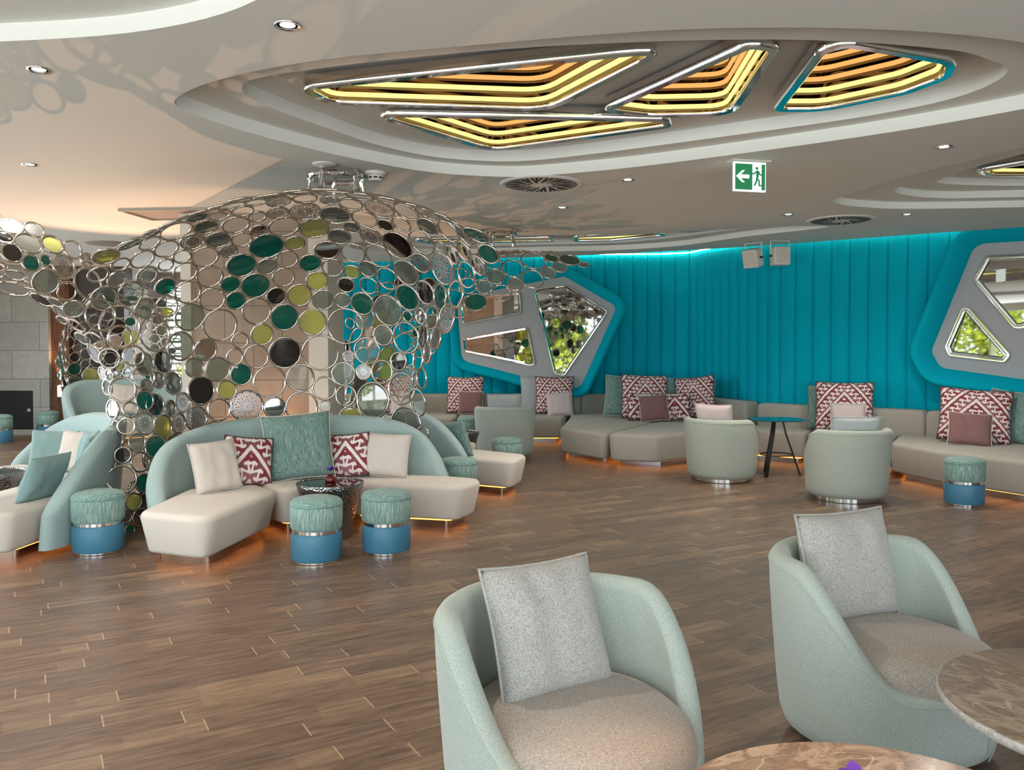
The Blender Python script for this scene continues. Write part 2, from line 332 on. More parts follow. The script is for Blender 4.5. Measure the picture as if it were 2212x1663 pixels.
REAR = smooth_closed([(3.8, 10.05), (3.05, 10.93), (2.38, 11.92), (1.49, 12.45), (.5, 12.61), (-1, 12.9), (-2.2, 12.5), (-2.2, 11.6), (-1.3, 11.0), (0, 10.85), (1.2, 10.75), (2.2, 10.45), (3.1, 10.05)], 6)
REAR2 = smooth_closed([(3.1, 10.5), (2.8, 10.85), (2.1, 11.7), (1.4, 12.15), (.4, 12.35), (-1, 12.55), (-1.9, 12.2), (-1.8, 11.6), (-1, 11.2), (0, 11.05), (1.2, 10.95), (2.2, 10.65), (2.8, 10.42)], 6)
SIDE = smooth_closed([(3.16, 8.11), (3.34, 7.12), (3.52, 6.59), (3.72, 6.1), (4.4, 5.4), (5.6, 5.2), (7, 6), (7.1, 7.8), (6.3, 8.45), (5.25, 8.65), (4.2, 8.75), (3.7, 8.67), (3.3, 8.45)], 6)
SIDE2 = smooth_closed([(3.67, 7.95), (3.75, 7.2), (3.95, 6.6), (4.4, 6), (5.4, 5.6), (6.5, 6.2), (6.7, 7.6), (6.1, 8.25), (5.16, 8.45), (4.37, 8.52), (3.85, 8.3)], 6)
SIDE3 = smooth_closed([(4.05, 7.9), (4.1, 7.3), (4.3, 6.7), (4.9, 6.1), (5.8, 6.2), (6.4, 7), (6.1, 7.8), (5.2, 8.2), (4.56, 8.21), (4.15, 8.1)], 6)
NEAR = smooth_closed([(-2.43, 3.99), (-1.67, 3.85), (-1.07, 3.52), (-.6, 2.9), (-.6, 1.8), (-1.4, .6), (-3.5, 0), (-5.5, 1), (-5.8, 3), (-4.6, 3.95), (-3.4, 4.05)], 6)
FIX = [  # rounded mirror light fixtures: outline, corner radii, rim height
    ([(-1.27, 4.97), (.85, 4.30), (.24, 5.46), (-1.18, 5.30)], [.12, .12, .3, .2], 3.08, 'long four-sided chrome ceiling light with stacked glowing tubes, largest of its ceiling recess'),
    ([(-.98, 5.52), (1.06, 5.66), (1.12, 5.84), (-.16, 6.58)], [.12, .1, .1, .22], 3.08, 'flat triangular chrome ceiling light with tubes, below the largest one in the oval recess'),
    ([(.57, 5.46), (1.2, 4.25), (1.38, 4.32), (1.47, 5.56), (.9, 5.60)], [.1, .12, .1, .22, .3], 3.08, 'slanted triangular chrome ceiling light between the long one and the curved one'),
    ([(1.69, 5.46), (1.58, 4.36), (1.70, 4.24), (2.40, 4.52), (2.50, 4.78), (2.39, 5.09), (2.02, 5.46)], [.1, .15, .15, .25, .2, .3, .3], 3.08, 'curved fan-shaped chrome ceiling light edged with turquoise reflections'),
    ([(4.13, 7.5), (4.38, 7.72), (5.6, 7.75), (5.6, 7.0), (4.5, 7.0)], .12, 3.12, 'chrome ceiling light with tubes in the stepped side recess, lower one'),
    ([(4.2, 6.85), (5.6, 6.85), (5.4, 6.35), (4.7, 6.3)], .12, 3.12, 'chrome ceiling light with tubes in the stepped side recess, upper one'),
    ([(-1.4, 11.75), (.56, 11.6), (.62, 11.95), (-1.2, 12.2)], .1, 3.06, 'chrome light glimpsed in the far ceiling recess, behind the ring canopy tip'),
    ([(.85, 11.5), (1.9, 11.1), (2.12, 11.3), (1.4, 11.9), (.88, 11.95)], .1, 3.06, 'chrome light in the far ceiling recess, the middle one of three'),
    ([(1.75, 10.85), (2.75, 10.6), (2.35, 11.0)], .08, 3.06, 'chrome light in the far ceiling recess, nearest to the speakers')]
FP = [fillet(p, r) for p, r, z, l in FIX]
EDGE = [(6.9, 9.55), (6.2, 10.04), (5.29, 10.65), (4.11, 11.5), (3.62, 11.86), (2.72, 12.4), (.98, 13.2), (-.9, 13.78), (-2.9, 14.3), (-4, 14.6)]
CEIL = [(-10.3, -3.3), (9.3, -3.3), (9.3, 7.6)] + smooth_open(EDGE, 5) + [(-4, 16.7), (-10.3, 16.7)]
m = MB()
m.add(*plate([CEIL, OUTER, REAR, SIDE, NEAR], Z1, True))
def riser(p, za, zb): n = len(p); m.add(L3(p, za) + L3(p, zb), [(i, (i + 1) % n, n + (i + 1) % n, n + i) for i in range(n)])
riser(OUTER, Z1, Z2); m.add(*plate([OUTER, INNER], Z2, True)); riser(INNER, Z2, Z3); m.add(*plate([INNER] + [offset(p, -.04) for p in FP[:4]], Z3, True))
riser(REAR, Z1, 3.07); m.add(*plate([REAR, REAR2], 3.07, True)); riser(REAR2, 3.07, 3.14); m.add(*plate([REAR2] + [offset(p, -.04) for p in FP[6:9]], 3.14, True))
riser(SIDE, Z1, 3.07); m.add(*plate([SIDE, SIDE2], 3.07, True)); riser(SIDE2, 3.07, 3.14); m.add(*plate([SIDE2, SIDE3], 3.14, True)); riser(SIDE3, 3.14, 3.21)
m.add(*plate([SIDE3] + [offset(p, -.04) for p in FP[4:6]], 3.21, True)); riser(NEAR, Z1, 3.085); m.add(*plate([NEAR], 3.085, True))
e = smooth_open(EDGE, 5); n = len(e); m.add([(x, y, 3.0) for x, y in e] + [(x, y, 3.09) for x, y in e], [(i, i + 1, n + i + 1, n + i) for i in range(n - 1)])
m.add(*box(-10.4, 9.4, -3.4, 16.8, 3.75, 3.85)); struct(m.build('ceiling', M['white'], sharp=30))
m = MB(); cove_mb = m

# turquoise channel-padded wall
WP = [Vector(p) for p in smooth_open([(-3.35, 14.95), (-1, 14.85), (1.2, 14.85), (2.6, 14.82)], 6) + smooth_open([(3.15, 14.6), (3.45, 13.6), (3.9, 12.35)], 5) + smooth_open([(4.1, 12.1), (4.7, 11.65), (5.3, 11.15), (6.0, 10.6), (6.7, 10.05), (7.6, 9.35), (9.2, 8.1)], 6)]
acc = [0]
for a, b in zip(WP, WP[1:]): acc.append(acc[-1] + (b - a).length)
def wall_at(s):
    k = min(max(int(np.searchsorted(acc, s)) - 1, 0), len(WP) - 2); t = (s - acc[k]) / (acc[k + 1] - acc[k]); d = (WP[k + 1] - WP[k]).normalized()
    return WP[k].lerp(WP[k + 1], t), Vector((d.y, -d.x))
m = MB(); cw = .25; cols = []
for i in range(int(acc[-1] / cw)):
    for k in range(11):
        t = (1 - math.cos(PI * k / 10)) / 2; q, nn = wall_at(min(acc[-1] - .001, (i + t * .998) * cw)); bul = .045 * math.sqrt(max(0, 1 - (2 * t - 1) ** 2)); cols.append(q + nn * bul)
n = len(cols); m.add([(p.x, p.y, z) for z in (0, 3.75) for p in cols], [(i, i + 1, n + i + 1, n + i) for i in range(n - 1)]); struct(m.build('wall_back', M['teal'], sharp=50))

cove_mb.add(*tube([(*(q + nn * .075), 3.2 - .1 * min(1, max(0, k - 40) / 20)) for k in range(91) for q, nn in [wall_at(min(acc[-1] - .001, acc[-1] * k / 90))]], .009, 5)); struct(cove_mb.build('trim_1', M['cove']))

# stone fireplace wall, timber reveal, dark panel and far window wall
m = MB(); m.add(*box(-14, -9.14, 14.7, 15.3, 0, 3.7)); m.add(*box(-8.46, -8.17, 14.7, 15.3, 0, 3.7)); m.add(*box(-9.14, -8.46, 14.7, 15.3, .79, 3.7)); m.add(*box(-9.14, -8.46, 14.7, 15.3, 0, .1)); m.add(*box(-9.14, -8.46, 15.2, 15.3, .1, .79))
struct(m.build('wall_stone', M['stone'], smooth=False))
m = MB(); m.add(*box(-8.17, -7.85, 14.78, 15.3, 0, 3.7)); struct(m.build('trim_2', M['wood'], smooth=False))
m = MB(); m.add(*box(-7.85, -6.95, 14.95, 15.3, 0, 3.7)); struct(m.build('wall_panel', M['darkwall'], smooth=False))
m = MB()
for a in ((-6.95, -6.75, 0, 3.7), (-3.7, -3.2, 0, 3.7), (-6.75, -3.7, 0, .75), (-6.75, -3.7, 2.75, 3.7)): m.add(*box(a[0], a[1], 16.2, 16.4, a[2], a[3]))
m.add(*box(-3.4, -3.3, 14.95, 16.3, 0, 3.7)); m.add(*box(-7.05, -6.95, 15.3, 16.4, 0, 3.7)); struct(m.build('wall_far', M['wall'], smooth=False))
m = MB()
for x in (-6.75, -5.75, -4.75, -3.74): m.add(*box(x, x + .05, 16.22, 16.32, .75, 2.75))
for k in range(14): m.add(*box(-6.75, -3.7, 16.24, 16.27, .8 + k * .14, .845 + k * .14))
struct(m.build('window_1', M['plastic'], smooth=False))
# stone pillar behind the canopy with pale edge strips
m = MB(); m.add(*box(-3.45, -2.19, 9.0, 9.8, 0, 3.0)); struct(m.build('wall_pillar', M['stone2'], smooth=False))
m = MB(); m.add(*box(-3.56, -3.452, 8.97, 9.8, 0, 3.0)); m.add(*box(-2.188, -1.98, 8.97, 9.8, 0, 3.0)); struct(m.build('trim_3', M['plastic'], smooth=False))
# window walls behind and beside the viewer, closed side wall
m = MB(); m.add(*box(-10.4, 9.4, -3.3, -3.1, 0, .25)); m.add(*box(-10.4, 9.4, -3.3, -3.1, 2.75, 3.75)); m.add(*box(7, 9.4, -3.3, -3.1, .25, 2.75)); struct(m.build('wall_rear', M['wall'], smooth=False))
m = MB()
for k in range(9): m.add(*box(-9.1 + k * 2, -9.0 + k * 2, -3.3, -3.1, .25, 2.75))
struct(m.build('window_2', M['steel'], smooth=False))
m = MB(); m.add(*box(-10.3, -10.1, -3.3, 15, 0, .25)); m.add(*box(-10.3, -10.1, -3.3, 15, 2.75, 3.75)); m.add(*box(-10.3, -10.1, 11.6, 15, .25, 2.75)); struct(m.build('wall_side', M['wall'], smooth=False))
m = MB()
for k in range(8): m.add(*box(-10.3, -10.1, -2.6 + k * 2, -2.5 + k * 2, .25, 2.75))
struct(m.build('window_3', M['steel'], smooth=False))
m = MB(); m.add(*box(9.2, 9.4, -3.3, 9, 0, 3.75)); struct(m.build('wall_end', M['wall'], smooth=False))

# ------------------------------------------------------------------ ring canopies
def catmull_grid(G, nu, nv):
    G = np.array(G, float)
    def interp(A, n):
        A = np.concatenate([2 * A[:1] - A[1:2], A, 2 * A[-1:] - A[-2:-1]]); k = len(A) - 3; out = []
        for t in np.linspace(0, k - 1e-6, n):
            i = int(t); f = t - i; a, b, c, d = A[i:i + 4]; out.append(.5 * (2 * b + (c - a) * f + (2 * a - 5 * b + 4 * c - d) * f ** 2 + (3 * b - a - 3 * c + d) * f ** 3))
        return np.array(out)
    return interp(interp(G, nv).swapaxes(0, 1), nu).swapaxes(0, 1)
def pack(G, target_r, limit, fill=.042, nu=150, nv=190):
    S = catmull_grid(G, nu, nv); du = np.gradient(S, axis=1); dv = np.gradient(S, axis=0); N = np.cross(du, dv); A = np.linalg.norm(N, axis=2) + 1e-9; N = N / A[..., None]
    P = S.reshape(-1, 3); N = N.reshape(-1, 3); w = A.reshape(-1); idx = RNG.choice(len(P), size=24000, p=w / w.sum()); P = P[idx]; N = N[idx]
    g1 = np.full(len(P), 9.0); g2 = np.full(len(P), 9.0); res = []
    def place(i, r):
        nonlocal g1, g2
        res.append((P[i], N[i], r)); g = np.linalg.norm(P - P[i], axis=1) - r; g2 = np.where(g < g1, g1, np.minimum(g2, g)); g1 = np.minimum(g1, g)
    place(RNG.integers(len(P)), .11)
    for _ in range(limit):
        r = target_r(); ok = np.where(g1 >= r - .005)[0]
        if len(ok) == 0: break
        sc = g2[ok] + .001 * RNG.random(len(ok)); place(ok[np.argmin(sc)], r)
    for r in ((.1, .085, .07, .06) if target_r.big else (.085, .07, .058, .05)):
        while True:
            ok = np.where(g1 >= r)[0]
            if len(ok) == 0 or len(res) > 900: break
            place(ok[np.argmin(g2[ok])], r)
    return res
RINGS = {}
def ring_me(r):
    k = round(r, 3)
    if k not in RINGS: m = MB(); m.add(*torus(k - .006, .0105 if k > .06 else .008, 30, 6)); RINGS[k] = m.mesh('ring_%d' % (k * 1000), M['nickel'])
    return RINGS[k]
DISCS = {}
def disc_me(kind, r):
    k = (kind, round(r, 3))
    if k in DISCS: return DISCS[k]
    m = MB(); R = r * .93
    if kind == 'filigree':
        def loop(cx, cy, a, b, ang, t):
            vs = []; n = 12
            for s in (1, 0):
                for i in range(n):
                    q = 2 * PI * i / n; x, y = (a - t * (1 - s)) * math.cos(q), (b - t * (1 - s)) * math.sin(q); vs.append((cx + x * math.cos(ang) - y * math.sin(ang), cy + x * math.sin(ang) + y * math.cos(ang), 0))
            m.add(vs, [(i, (i + 1) % n, n + (i + 1) % n, n + i) for i in range(n)])
        for q in range(12):
            a = 2 * PI * q / 12; ca, sa = math.cos(a), math.sin(a)
            loop(.62 * R * ca, .62 * R * sa, .26 * R, .135 * R, a, .075 * R); b = a + PI / 12; loop(.33 * R * math.cos(b), .33 * R * math.sin(b), .17 * R, .08 * R, b, .05 * R)
            loop(.88 * R * math.cos(b), .88 * R * math.sin(b), .11 * R, .11 * R, b, .055 * R)
        loop(0, 0, .16 * R, .16 * R, 0, .07 * R); loop(0, 0, 1.04 * R, 1.04 * R, 0, .09 * R)
        f0 = list(m.f); v0 = list(m.v); m.add([(x, y, .004) for x, y, z in v0], f0)
        me = m.mesh('filigree', M['steel'], smooth=False)
    else:
        m.add(*lathe([(R * .9, -.003), (R, -.002), (R, .002), (R * .9, .003)], 30)); me = m.mesh(kind, M[kind])
    DISCS[k] = me; return me
KINDS = [(.40, None, None), (.56, 'g_clear', 'glass_disc'), (.62, 'g_clear2', 'glass_disc'), (.73, 'g_teal', 'glass_disc'), (.81, 'g_lime', 'glass_disc'), (.92, 'filigree', 'filigree_disc'), (.965, 'g_dark', 'mirror_disc'), (1.01, 'chrome', 'mirror_disc')]
def radii(scale=1.0):
    rs = [.066, .078, .088, .098, .112, .13, .15]; ps = [.14, .2, .22, .19, .13, .08, .04]
    def f(): return float(RNG.choice(rs, p=ps)) * scale
    f.big = scale > 1.1; return f
def canopy(label, G, loc, limit, scale, nparts, hub=None):
    root = thing('ring_canopy', label, 'sculpture', loc); L = Vector(loc); R = pack(G, radii(scale), limit)
    if nparts < len(R):   # the rings that show largest from the room come first
        eye = Vector((0, 0, 1.55)); R.sort(key=lambda q: -(q[2] ** 2) * (.25 + abs((Vector(q[0]) - eye).normalized().dot(Vector(q[1])))) / (Vector(q[0]) - eye).length_squared)
    rest = MB(); rm = [M['nickel'], M['g_clear'], M['g_clear2'], M['g_teal'], M['g_lime'], M['steel'], M['g_dark'], M['chrome']]; km = {'g_clear': 1, 'g_clear2': 2, 'g_teal': 3, 'g_lime': 4, 'filigree': 5, 'g_dark': 6, 'chrome': 7}
    for i, (p, nn, r) in enumerate(R):
        z = Vector(nn); q = z.to_track_quat('Z', 'Y').to_matrix().to_4x4() @ Matrix.Rotation(random.random() * 6.28, 4, 'Z')
        mat = Matrix.Translation(Vector(p) - L) @ q; t = random.random(); kind = next(k for k in KINDS if t <= k[0])
        if r < .06 and kind[1] == 'filigree': kind = KINDS[0]
        if i < nparts:
            o = obj('ring', ring_me(r), root); o.matrix_local = mat
            if kind[1]:
                d = obj(kind[2], disc_me(kind[1], r), o)
                if kind[1] in ('g_teal', 'g_lime', 'g_dark'): d['label'] = {'g_teal': 'deep teal glass disc', 'g_lime': 'lime yellow glass disc', 'g_dark': 'dark mirror disc'}[kind[1]]
        else:
            me = ring_me(r); rest.add([v.co for v in me.vertices], [tuple(f.vertices) for f in me.polygons], 0, mat)
            if kind[1]: me = disc_me(kind[1], r); rest.add([v.co for v in me.vertices], [tuple(f.vertices) for f in me.polygons], km[kind[1]], mat)
    if rest.v: o = rest.build('ring_lattice', rm, root, sharp=None); o['kind'] = 'stuff'
    if hub:
        hx, hy, hz = Vector(hub) - L; m = MB(); m.add(*torus(.225, .022, 36, 8), M4=Matrix.Translation((hx, hy, hz))); h = m.build('mounting_ring', M['chrome'], root)
        for k in range(5):
            a = k * 2 * PI / 5 - 1.9; c, s = math.cos(a), math.sin(a); m = MB()
            m.add(*tube([(hx + .225 * c, hy + .225 * s, 3.0 - L.z), (hx + .225 * c, hy + .225 * s, hz - .03), (hx + .232 * c, hy + .232 * s, hz - .05), (hx + .25 * c, hy + .25 * s, hz - .13)], [.022, .024, .02, .03], 10)); m.build('strut', M['chrome'], h)
    return root
POD_A = [[(-3.3, 7.0, .02), (-2.95, 7.75, .02), (-1.85, 8.35, .02), (-1.05, 8.25, .02), (-.52, 7.88, .02)],
         [(-3.15, 7.25, .9), (-2.85, 7.9, .9), (-1.85, 8.4, .9), (-1.12, 8.25, .9), (-.90, 8.05, .9)],
         [(-3.3, 7.2, 1.5), (-2.9, 7.85, 1.5), (-1.85, 8.35, 1.5), (-1.05, 8.2, 1.5), (-.74, 7.72, 1.5)],
         [(-3.42, 7.1, 1.8), (-2.92, 7.65, 1.97), (-1.78, 8.2, 2.08), (-.95, 8.0, 1.97), (-.52, 7.45, 1.9)],
         [(-3.42, 6.95, 2.05), (-2.82, 7.3, 2.37), (-1.68, 7.8, 2.53), (-.8, 7.6, 2.38), (-.3, 7.2, 2.12)],
         [(-3.37, 6.8, 2.2), (-2.6, 6.92, 2.62), (-1.52, 7.15, 2.84), (-.66, 7.1, 2.65), (-.17, 7.0, 2.22)],
         [(-3.28, 6.7, 2.3), (-2.38, 6.55, 2.64), (-1.45, 6.45, 2.76), (-.62, 6.6, 2.62), (-.09, 6.9, 2.34)]]
canopy('chrome ring canopy with coloured glass discs over the sofa with the big teal cushion', POD_A, (-1.9, 7.9, 0), 360, 1.22, 100, (-1.45, 6.93, 2.955))
POD_B = [[(-3.5, 6.7, .02), (-3.33, 6.8, .02), (-3.15, 7.05, .02)], [(-3.4, 7.0, .6), (-3.25, 7.0, .6), (-3.1, 7.2, .6)], [(-3.42, 7.12, 1.0), (-3.28, 7.05, 1.0), (-3.12, 7.3, 1.0)],
         [(-3.58, 7.15, 1.48), (-3.42, 7.05, 1.5), (-3.2, 7.2, 1.5)], [(-3.75, 6.95, 1.78), (-3.56, 6.8, 1.84), (-3.33, 7.1, 1.8)], [(-3.9, 6.75, 1.97), (-3.66, 6.55, 2.06), (-3.42, 7.05, 2.08)],
         [(-4.1, 6.55, 2.06), (-3.84, 6.3, 2.2), (-3.55, 6.85, 2.36)], [(-4.35, 6.4, 2.1), (-4.05, 6.1, 2.28), (-3.75, 6.7, 2.5)], [(-4.6, 6.25, 2.1), (-4.3, 5.9, 2.3), (-3.95, 6.55, 2.56)], [(-4.95, 6.1, 2.1), (-4.6, 5.75, 2.32), (-4.2, 6.4, 2.6)]]
canopy('arm of a ring canopy rising from the floor over the sofa by the fireplace', POD_B, (-3.35, 7.0, 0), 230, .92, 100)
POD_C = [[(-7.2, 14.2, .02), (-7.9, 14.5, .02), (-7.2, 14.9, .02), (-6.2, 15.1, .02)], [(-7.75, 14.0, .8), (-8.05, 14.4, .8), (-7.3, 14.85, .8), (-6.1, 15.1, .8)], [(-7.8, 13.9, 1.5), (-8.05, 14.3, 1.5), (-7.3, 14.8, 1.5), (-6.0, 15.0, 1.5)],
         [(-7.6, 13.8, 2.0), (-7.8, 14.2, 2.1), (-7.1, 14.6, 2.2), (-6.0, 14.7, 2.2)], [(-7.2, 13.5, 2.3), (-7.2, 13.7, 2.45), (-6.7, 13.9, 2.6), (-6.0, 14.0, 2.6)]]
POD_C = [[(x + .35, y, z) for x, y, z in r] for r in POD_C]
canopy('distant ring canopy wrapped around the far sofa beside the dark panel', POD_C, (-7.2, 14.6, 0), 230, 1.15, 60)
POD_D = [[(-2.05, 10.35, .02), (-1.85, 9.7, .02), (-1.5, 9.3, .02), (-1.02, 8.95, .02)], [(-2.08, 10.3, .9), (-1.9, 9.8, .9), (-1.6, 9.45, .9), (-1.15, 9.2, .9)], [(-2.05, 10.2, 1.5), (-1.8, 9.85, 1.5), (-1.5, 9.6, 1.5), (-1.0, 9.4, 1.5)],
         [(-1.88, 10.0, 1.95), (-1.5, 9.9, 2.02), (-1.1, 9.75, 2.0), (-.58, 9.6, 1.95)], [(-1.45, 9.85, 2.28), (-.95, 9.95, 2.42), (-.5, 9.85, 2.38), (0, 9.8, 2.2)], [(-.75, 9.75, 2.56), (-.25, 10.2, 2.7), (.15, 10.1, 2.62), (.5, 10.0, 2.4)], [(.1, 9.9, 2.66), (.4, 10.4, 2.74), (.68, 10.35, 2.68), (.88, 10.2, 2.56)]]
canopy('ring canopy beyond, its wing reaching out before the turquoise wall', POD_D, (-1.6, 9.8, 0), 240, 1.2, 100, (-.18, 10.37, 2.955))

# ------------------------------------------------------------------ upholstered pieces
def back_sweep(path, hs, thick=.14, lean=.10, z0=.05):
    """curved upholstered back: plan path, top height along it, rounded top edge, leaning outward (to the path's outer side)"""
    pts = smooth_open([(*p, h) for p, h in zip(path, hs)], 8); m = MB(); loops = []; n = len(pts); ctr = Vector((sum(p[0] for p in pts) / n, sum(p[1] for p in pts) / n))
    prof = [(0, -1), (.25, -1), (.5, -1), (.75, -1), (.9, -1)] + [(1, -math.cos(a)) for a in (.5, .9, PI / 2, 2.24, 2.64)] + [(.9, 1), (.75, 1), (.5, 1), (.25, 1), (0, 1)]
    for i, (x, y, h) in enumerate(pts):
        a = Vector(pts[max(0, i - 1)][:2]); b = Vector(pts[min(n - 1, i + 1)][:2]); d = (b - a).normalized(); o = Vector((d.y, -d.x)); p = Vector((x, y))
        if o.dot(p - ctr) < 0: o = -o
        e = min(1, min(i, n - 1 - i) / 5); th = thick * (.35 + .65 * math.sqrt(max(0, 1 - (1 - e) ** 2))); lp = []
        for t, s in prof:
            if t == 1: z = h - th / 2 + th / 2 * math.sqrt(max(0, 1 - s * s)); off = s * th / 2
            else: z = z0 + (h - th / 2 - z0) * t / .9; off = s * th / 2
            q = p + o * (-off + lean * (z - .35)); lp.append((q.x, q.y, z))
        loops.append(lp)
    m.add(*loft(loops)); return m
def seat_unit(root, poly, z0, z1, mat, plinth_mat, inset=.27, r=.05, corner=.14, bottom_in=.05, crown=0):
    m = MB(); m.add(*soft_prism(poly, z0, z1, r, corner, bottom_in, crown)); m.build('seat_cushion', mat, root, sharp=60)
    c = Vector((sum(a[0] for a in poly) / len(poly), sum(a[1] for a in poly) / len(poly))); sc = lambda k: fillet([tuple(c + (Vector(a) - c) * k) for a in poly], .04)
    q = sc(1 - inset); m = MB(); m.add(*loft([L3(q, 0), L3(q, z0 + .004)])); pl = m.build('plinth', plinth_mat, root, sharp=40)
    q = sc(1 - inset + .04); m = MB(); m.add(*tube(L3(resample(q, .2), z0 - .003), .004, 4, True)); m.build('led_strip', M['glow'], pl)
def sofa(label, path, hs, seats, lean=.1, z1=.38, back='aqua'):
    loc = (seats[0][0][0], seats[0][0][1], 0); root = thing('curved_sofa', label, 'sofa')
    back_sweep(path, hs, .14, lean).build('backrest', M[back], root, sharp=60)['label'] = 'pale aqua curved backrest'
    for s in seats: seat_unit(root, s, .075, z1, M['cream'], M['bronze'])
    return root
sofa('cream curved sofa with aqua back holding a big teal cushion and two ikat ones', [(-2.70, 6.30), (-2.79, 6.55), (-2.80, 6.95), (-2.58, 7.5), (-2.05, 7.84), (-1.4, 7.92), (-.95, 7.83), (-.72, 7.74), (-.6, 7.68)], [.32, .58, .78, .88, .90, .90, .80, .58, .34],
     [[(-2.68, 5.92), (-2.09, 5.68), (-1.93, 6.82), (-2.36, 7.34), (-2.70, 6.9)], [(-1.915, 6.84), (-1.50, 7.26), (-1.52, 7.82), (-2.05, 7.74), (-2.345, 7.36)], [(-1.48, 7.26), (-.43, 7.0), (-.25, 7.45), (-.62, 7.62), (-1.5, 7.80)]])
sofa('cream curved sofa with aqua back and teal cushions, by the stone fireplace wall', [(-5.05, 8.35), (-4.95, 8.5), (-4.7, 8.55), (-4.25, 8.3), (-3.78, 7.82), (-3.53, 7.3), (-3.42, 6.8), (-3.40, 6.4), (-3.44, 6.1)], [.34, .55, .78, .90, .92, .92, .82, .60, .32],
     [[(-4.25, 5.85), (-3.56, 5.88), (-3.50, 6.8), (-3.84, 7.55), (-4.2, 7.28)], [(-4.21, 7.31), (-3.85, 7.58), (-4.3, 8.16), (-4.95, 8.4), (-5.25, 8.0)]])
sofa('sofa with shadowed sage back turned to the banquettes, dark teal cushion on it', [(-.42, 8.72), (-.56, 8.76), (-.75, 8.88), (-1.0, 9.15), (-1.12, 9.7), (-1.05, 10.3)], [.32, .56, .76, .88, .90, .90],
     [[(.02, 8.63), (.17, 9.14), (-.5, 9.68), (-.99, 9.58), (-.66, 8.98)], [(-.52, 9.71), (-.42, 10.35), (-.93, 10.45), (-.99, 9.61)]])
sofa('distant pale aqua sofa inside the far ring canopy', [(-7.05, 13.4), (-7.3, 13.7), (-7.32, 14.1), (-6.95, 14.45), (-6.4, 14.6), (-5.7, 14.62)], [.4, .8, .98, 1.0, 1.0, 1.0], [[(-7.1, 13.45), (-6.5, 13.3), (-5.7, 13.9), (-5.7, 14.5), (-6.85, 14.3)]])

# banquettes along the turquoise wall
def near_s(p): p = Vector(p); return min((((q - p).length, s) for s, q in zip(acc, WP)))[1]
def wall_poly(p0, p1, a=.06, b=.34):
    s0, s1 = near_s(p0), near_s(p1); f = []; r = []
    for k in range(9):
        q, nn = wall_at(s0 + (s1 - s0) * k / 8); f.append(tuple(q + nn * b)); r.append(tuple(q + nn * a))
    return f + r[::-1]
BQ = [([(-3.1, 13.6), (-.92, 13.58), (-.92, 14.52), (-3.1, 14.52)], ((-3.2, 14.95), (-.95, 14.85)), 'beige banquette unit at the far end of the wall seat, seen through the rings'),
      ([(-.90, 13.58), (.86, 13.6), (.98, 14.52), (-.90, 14.52)], ((-.93, 14.85), (1.05, 14.85)), 'beige banquette unit before the angular mirror panel, narrow seat'),
      ([(.68, 11.8), (1.22, 10.95), (2.93, 14.12), (2.80, 14.5), (1.02, 14.5), (.95, 13.6)], ((1.08, 14.85), (2.95, 14.8)), 'deep beige chaise unit, the one touching the narrow seat'),
      ([(1.245, 10.93), (1.85, 10.68), (2.75, 11.33), (3.44, 12.2), (3.07, 13.6), (2.96, 14.1)], ((3.15, 14.55), (3.85, 12.5)), 'deep beige chaise unit heaped with ikat cushions, behind the tub chair'),
      ([(2.78, 11.35), (3.4, 11.42), (3.9, 11.08), (4.28, 11.62), (3.72, 12.05), (3.47, 12.2)], ((3.95, 12.3), (4.65, 11.7)), 'beige banquette unit behind the octagonal table'),
      ([(3.92, 11.06), (4.5, 9.95), (5.06, 10.92), (4.30, 11.60)], ((4.7, 11.65), (5.5, 11.0)), 'beige banquette unit with one ikat cushion, behind the tub chair beside the octagonal table'),
      ([(4.52, 9.93), (4.68, 9.1), (5.1, 8.3), (5.8, 7.5), (7.3, 9.1), (5.09, 10.9)], ((5.53, 10.97), (7.5, 9.42)), 'beige banquette unit behind the single round stool, ikat and mauve cushions on it')]
for poly, (a, b), lab in BQ:
    root = thing('banquette_unit', lab, 'banquette', group='banquettes along the turquoise wall')
    seat_unit(root, poly, .07, .42, M['beige'], M['steel'], .15, .05, .12, .02)
    m = MB(); m.add(*soft_prism(wall_poly(a, b), .30, .74, .07, .06, 0)); m.build('backrest', M['beige'], root, sharp=60)

# ------------------------------------------------------------------ cushions
def pillow_mesh(w, h, t, seed, n=21, wr=.006):
    m = MB(); idx = {}; uvs = []; N = n - 1
    def co(i, j, s):
        u, v = 2 * i / N - 1, 2 * j / N - 1; x = w / 2 * u * (1 - .055 * (1 - v * v) * abs(u) ** 3); z = h / 2 * v * (1 - .055 * (1 - u * u) * abs(v) ** 3)
        f = max(0, (1 - u ** 4) * (1 - v ** 4)) ** .55; y = s * t / 2 * f
        y += wr * noise.noise(Vector((u * 3 + seed, v * 2.2, s * 3))) * 2 * f + wr * 1.2 * math.sin(9 * u + seed * 2 + 2 * v) * f * abs(v) ** 2
        return (x, y, z), ((u + 1) / 2, (v + 1) / 2)
    for s in (-1, 1):
        for j in range(n):
            for i in range(n):
                e = i in (0, N) or j in (0, N); k = (i, j, 0 if e else s)
                if k not in idx: p, uv = co(i, j, s); idx[k] = len(m.v); m.v.append(p); uvs.append(uv)
        for j in range(N):
            for i in range(N):
                q = [idx[(a, b, 0 if a in (0, N) or b in (0, N) else s)] for a, b in ((i, j), (i + 1, j), (i + 1, j + 1), (i, j + 1))]
                m.f.append(tuple(q if s < 0 else q[::-1])); m.mi.append(0)
    ring = [(i, 0) for i in range(N)] + [(N, j) for j in range(N)] + [(i, N) for i in range(N, 0, -1)] + [(0, j) for j in range(N, 0, -1)]
    return m, uvs, [m.v[idx[(a, b, 0)]] for a, b in ring]
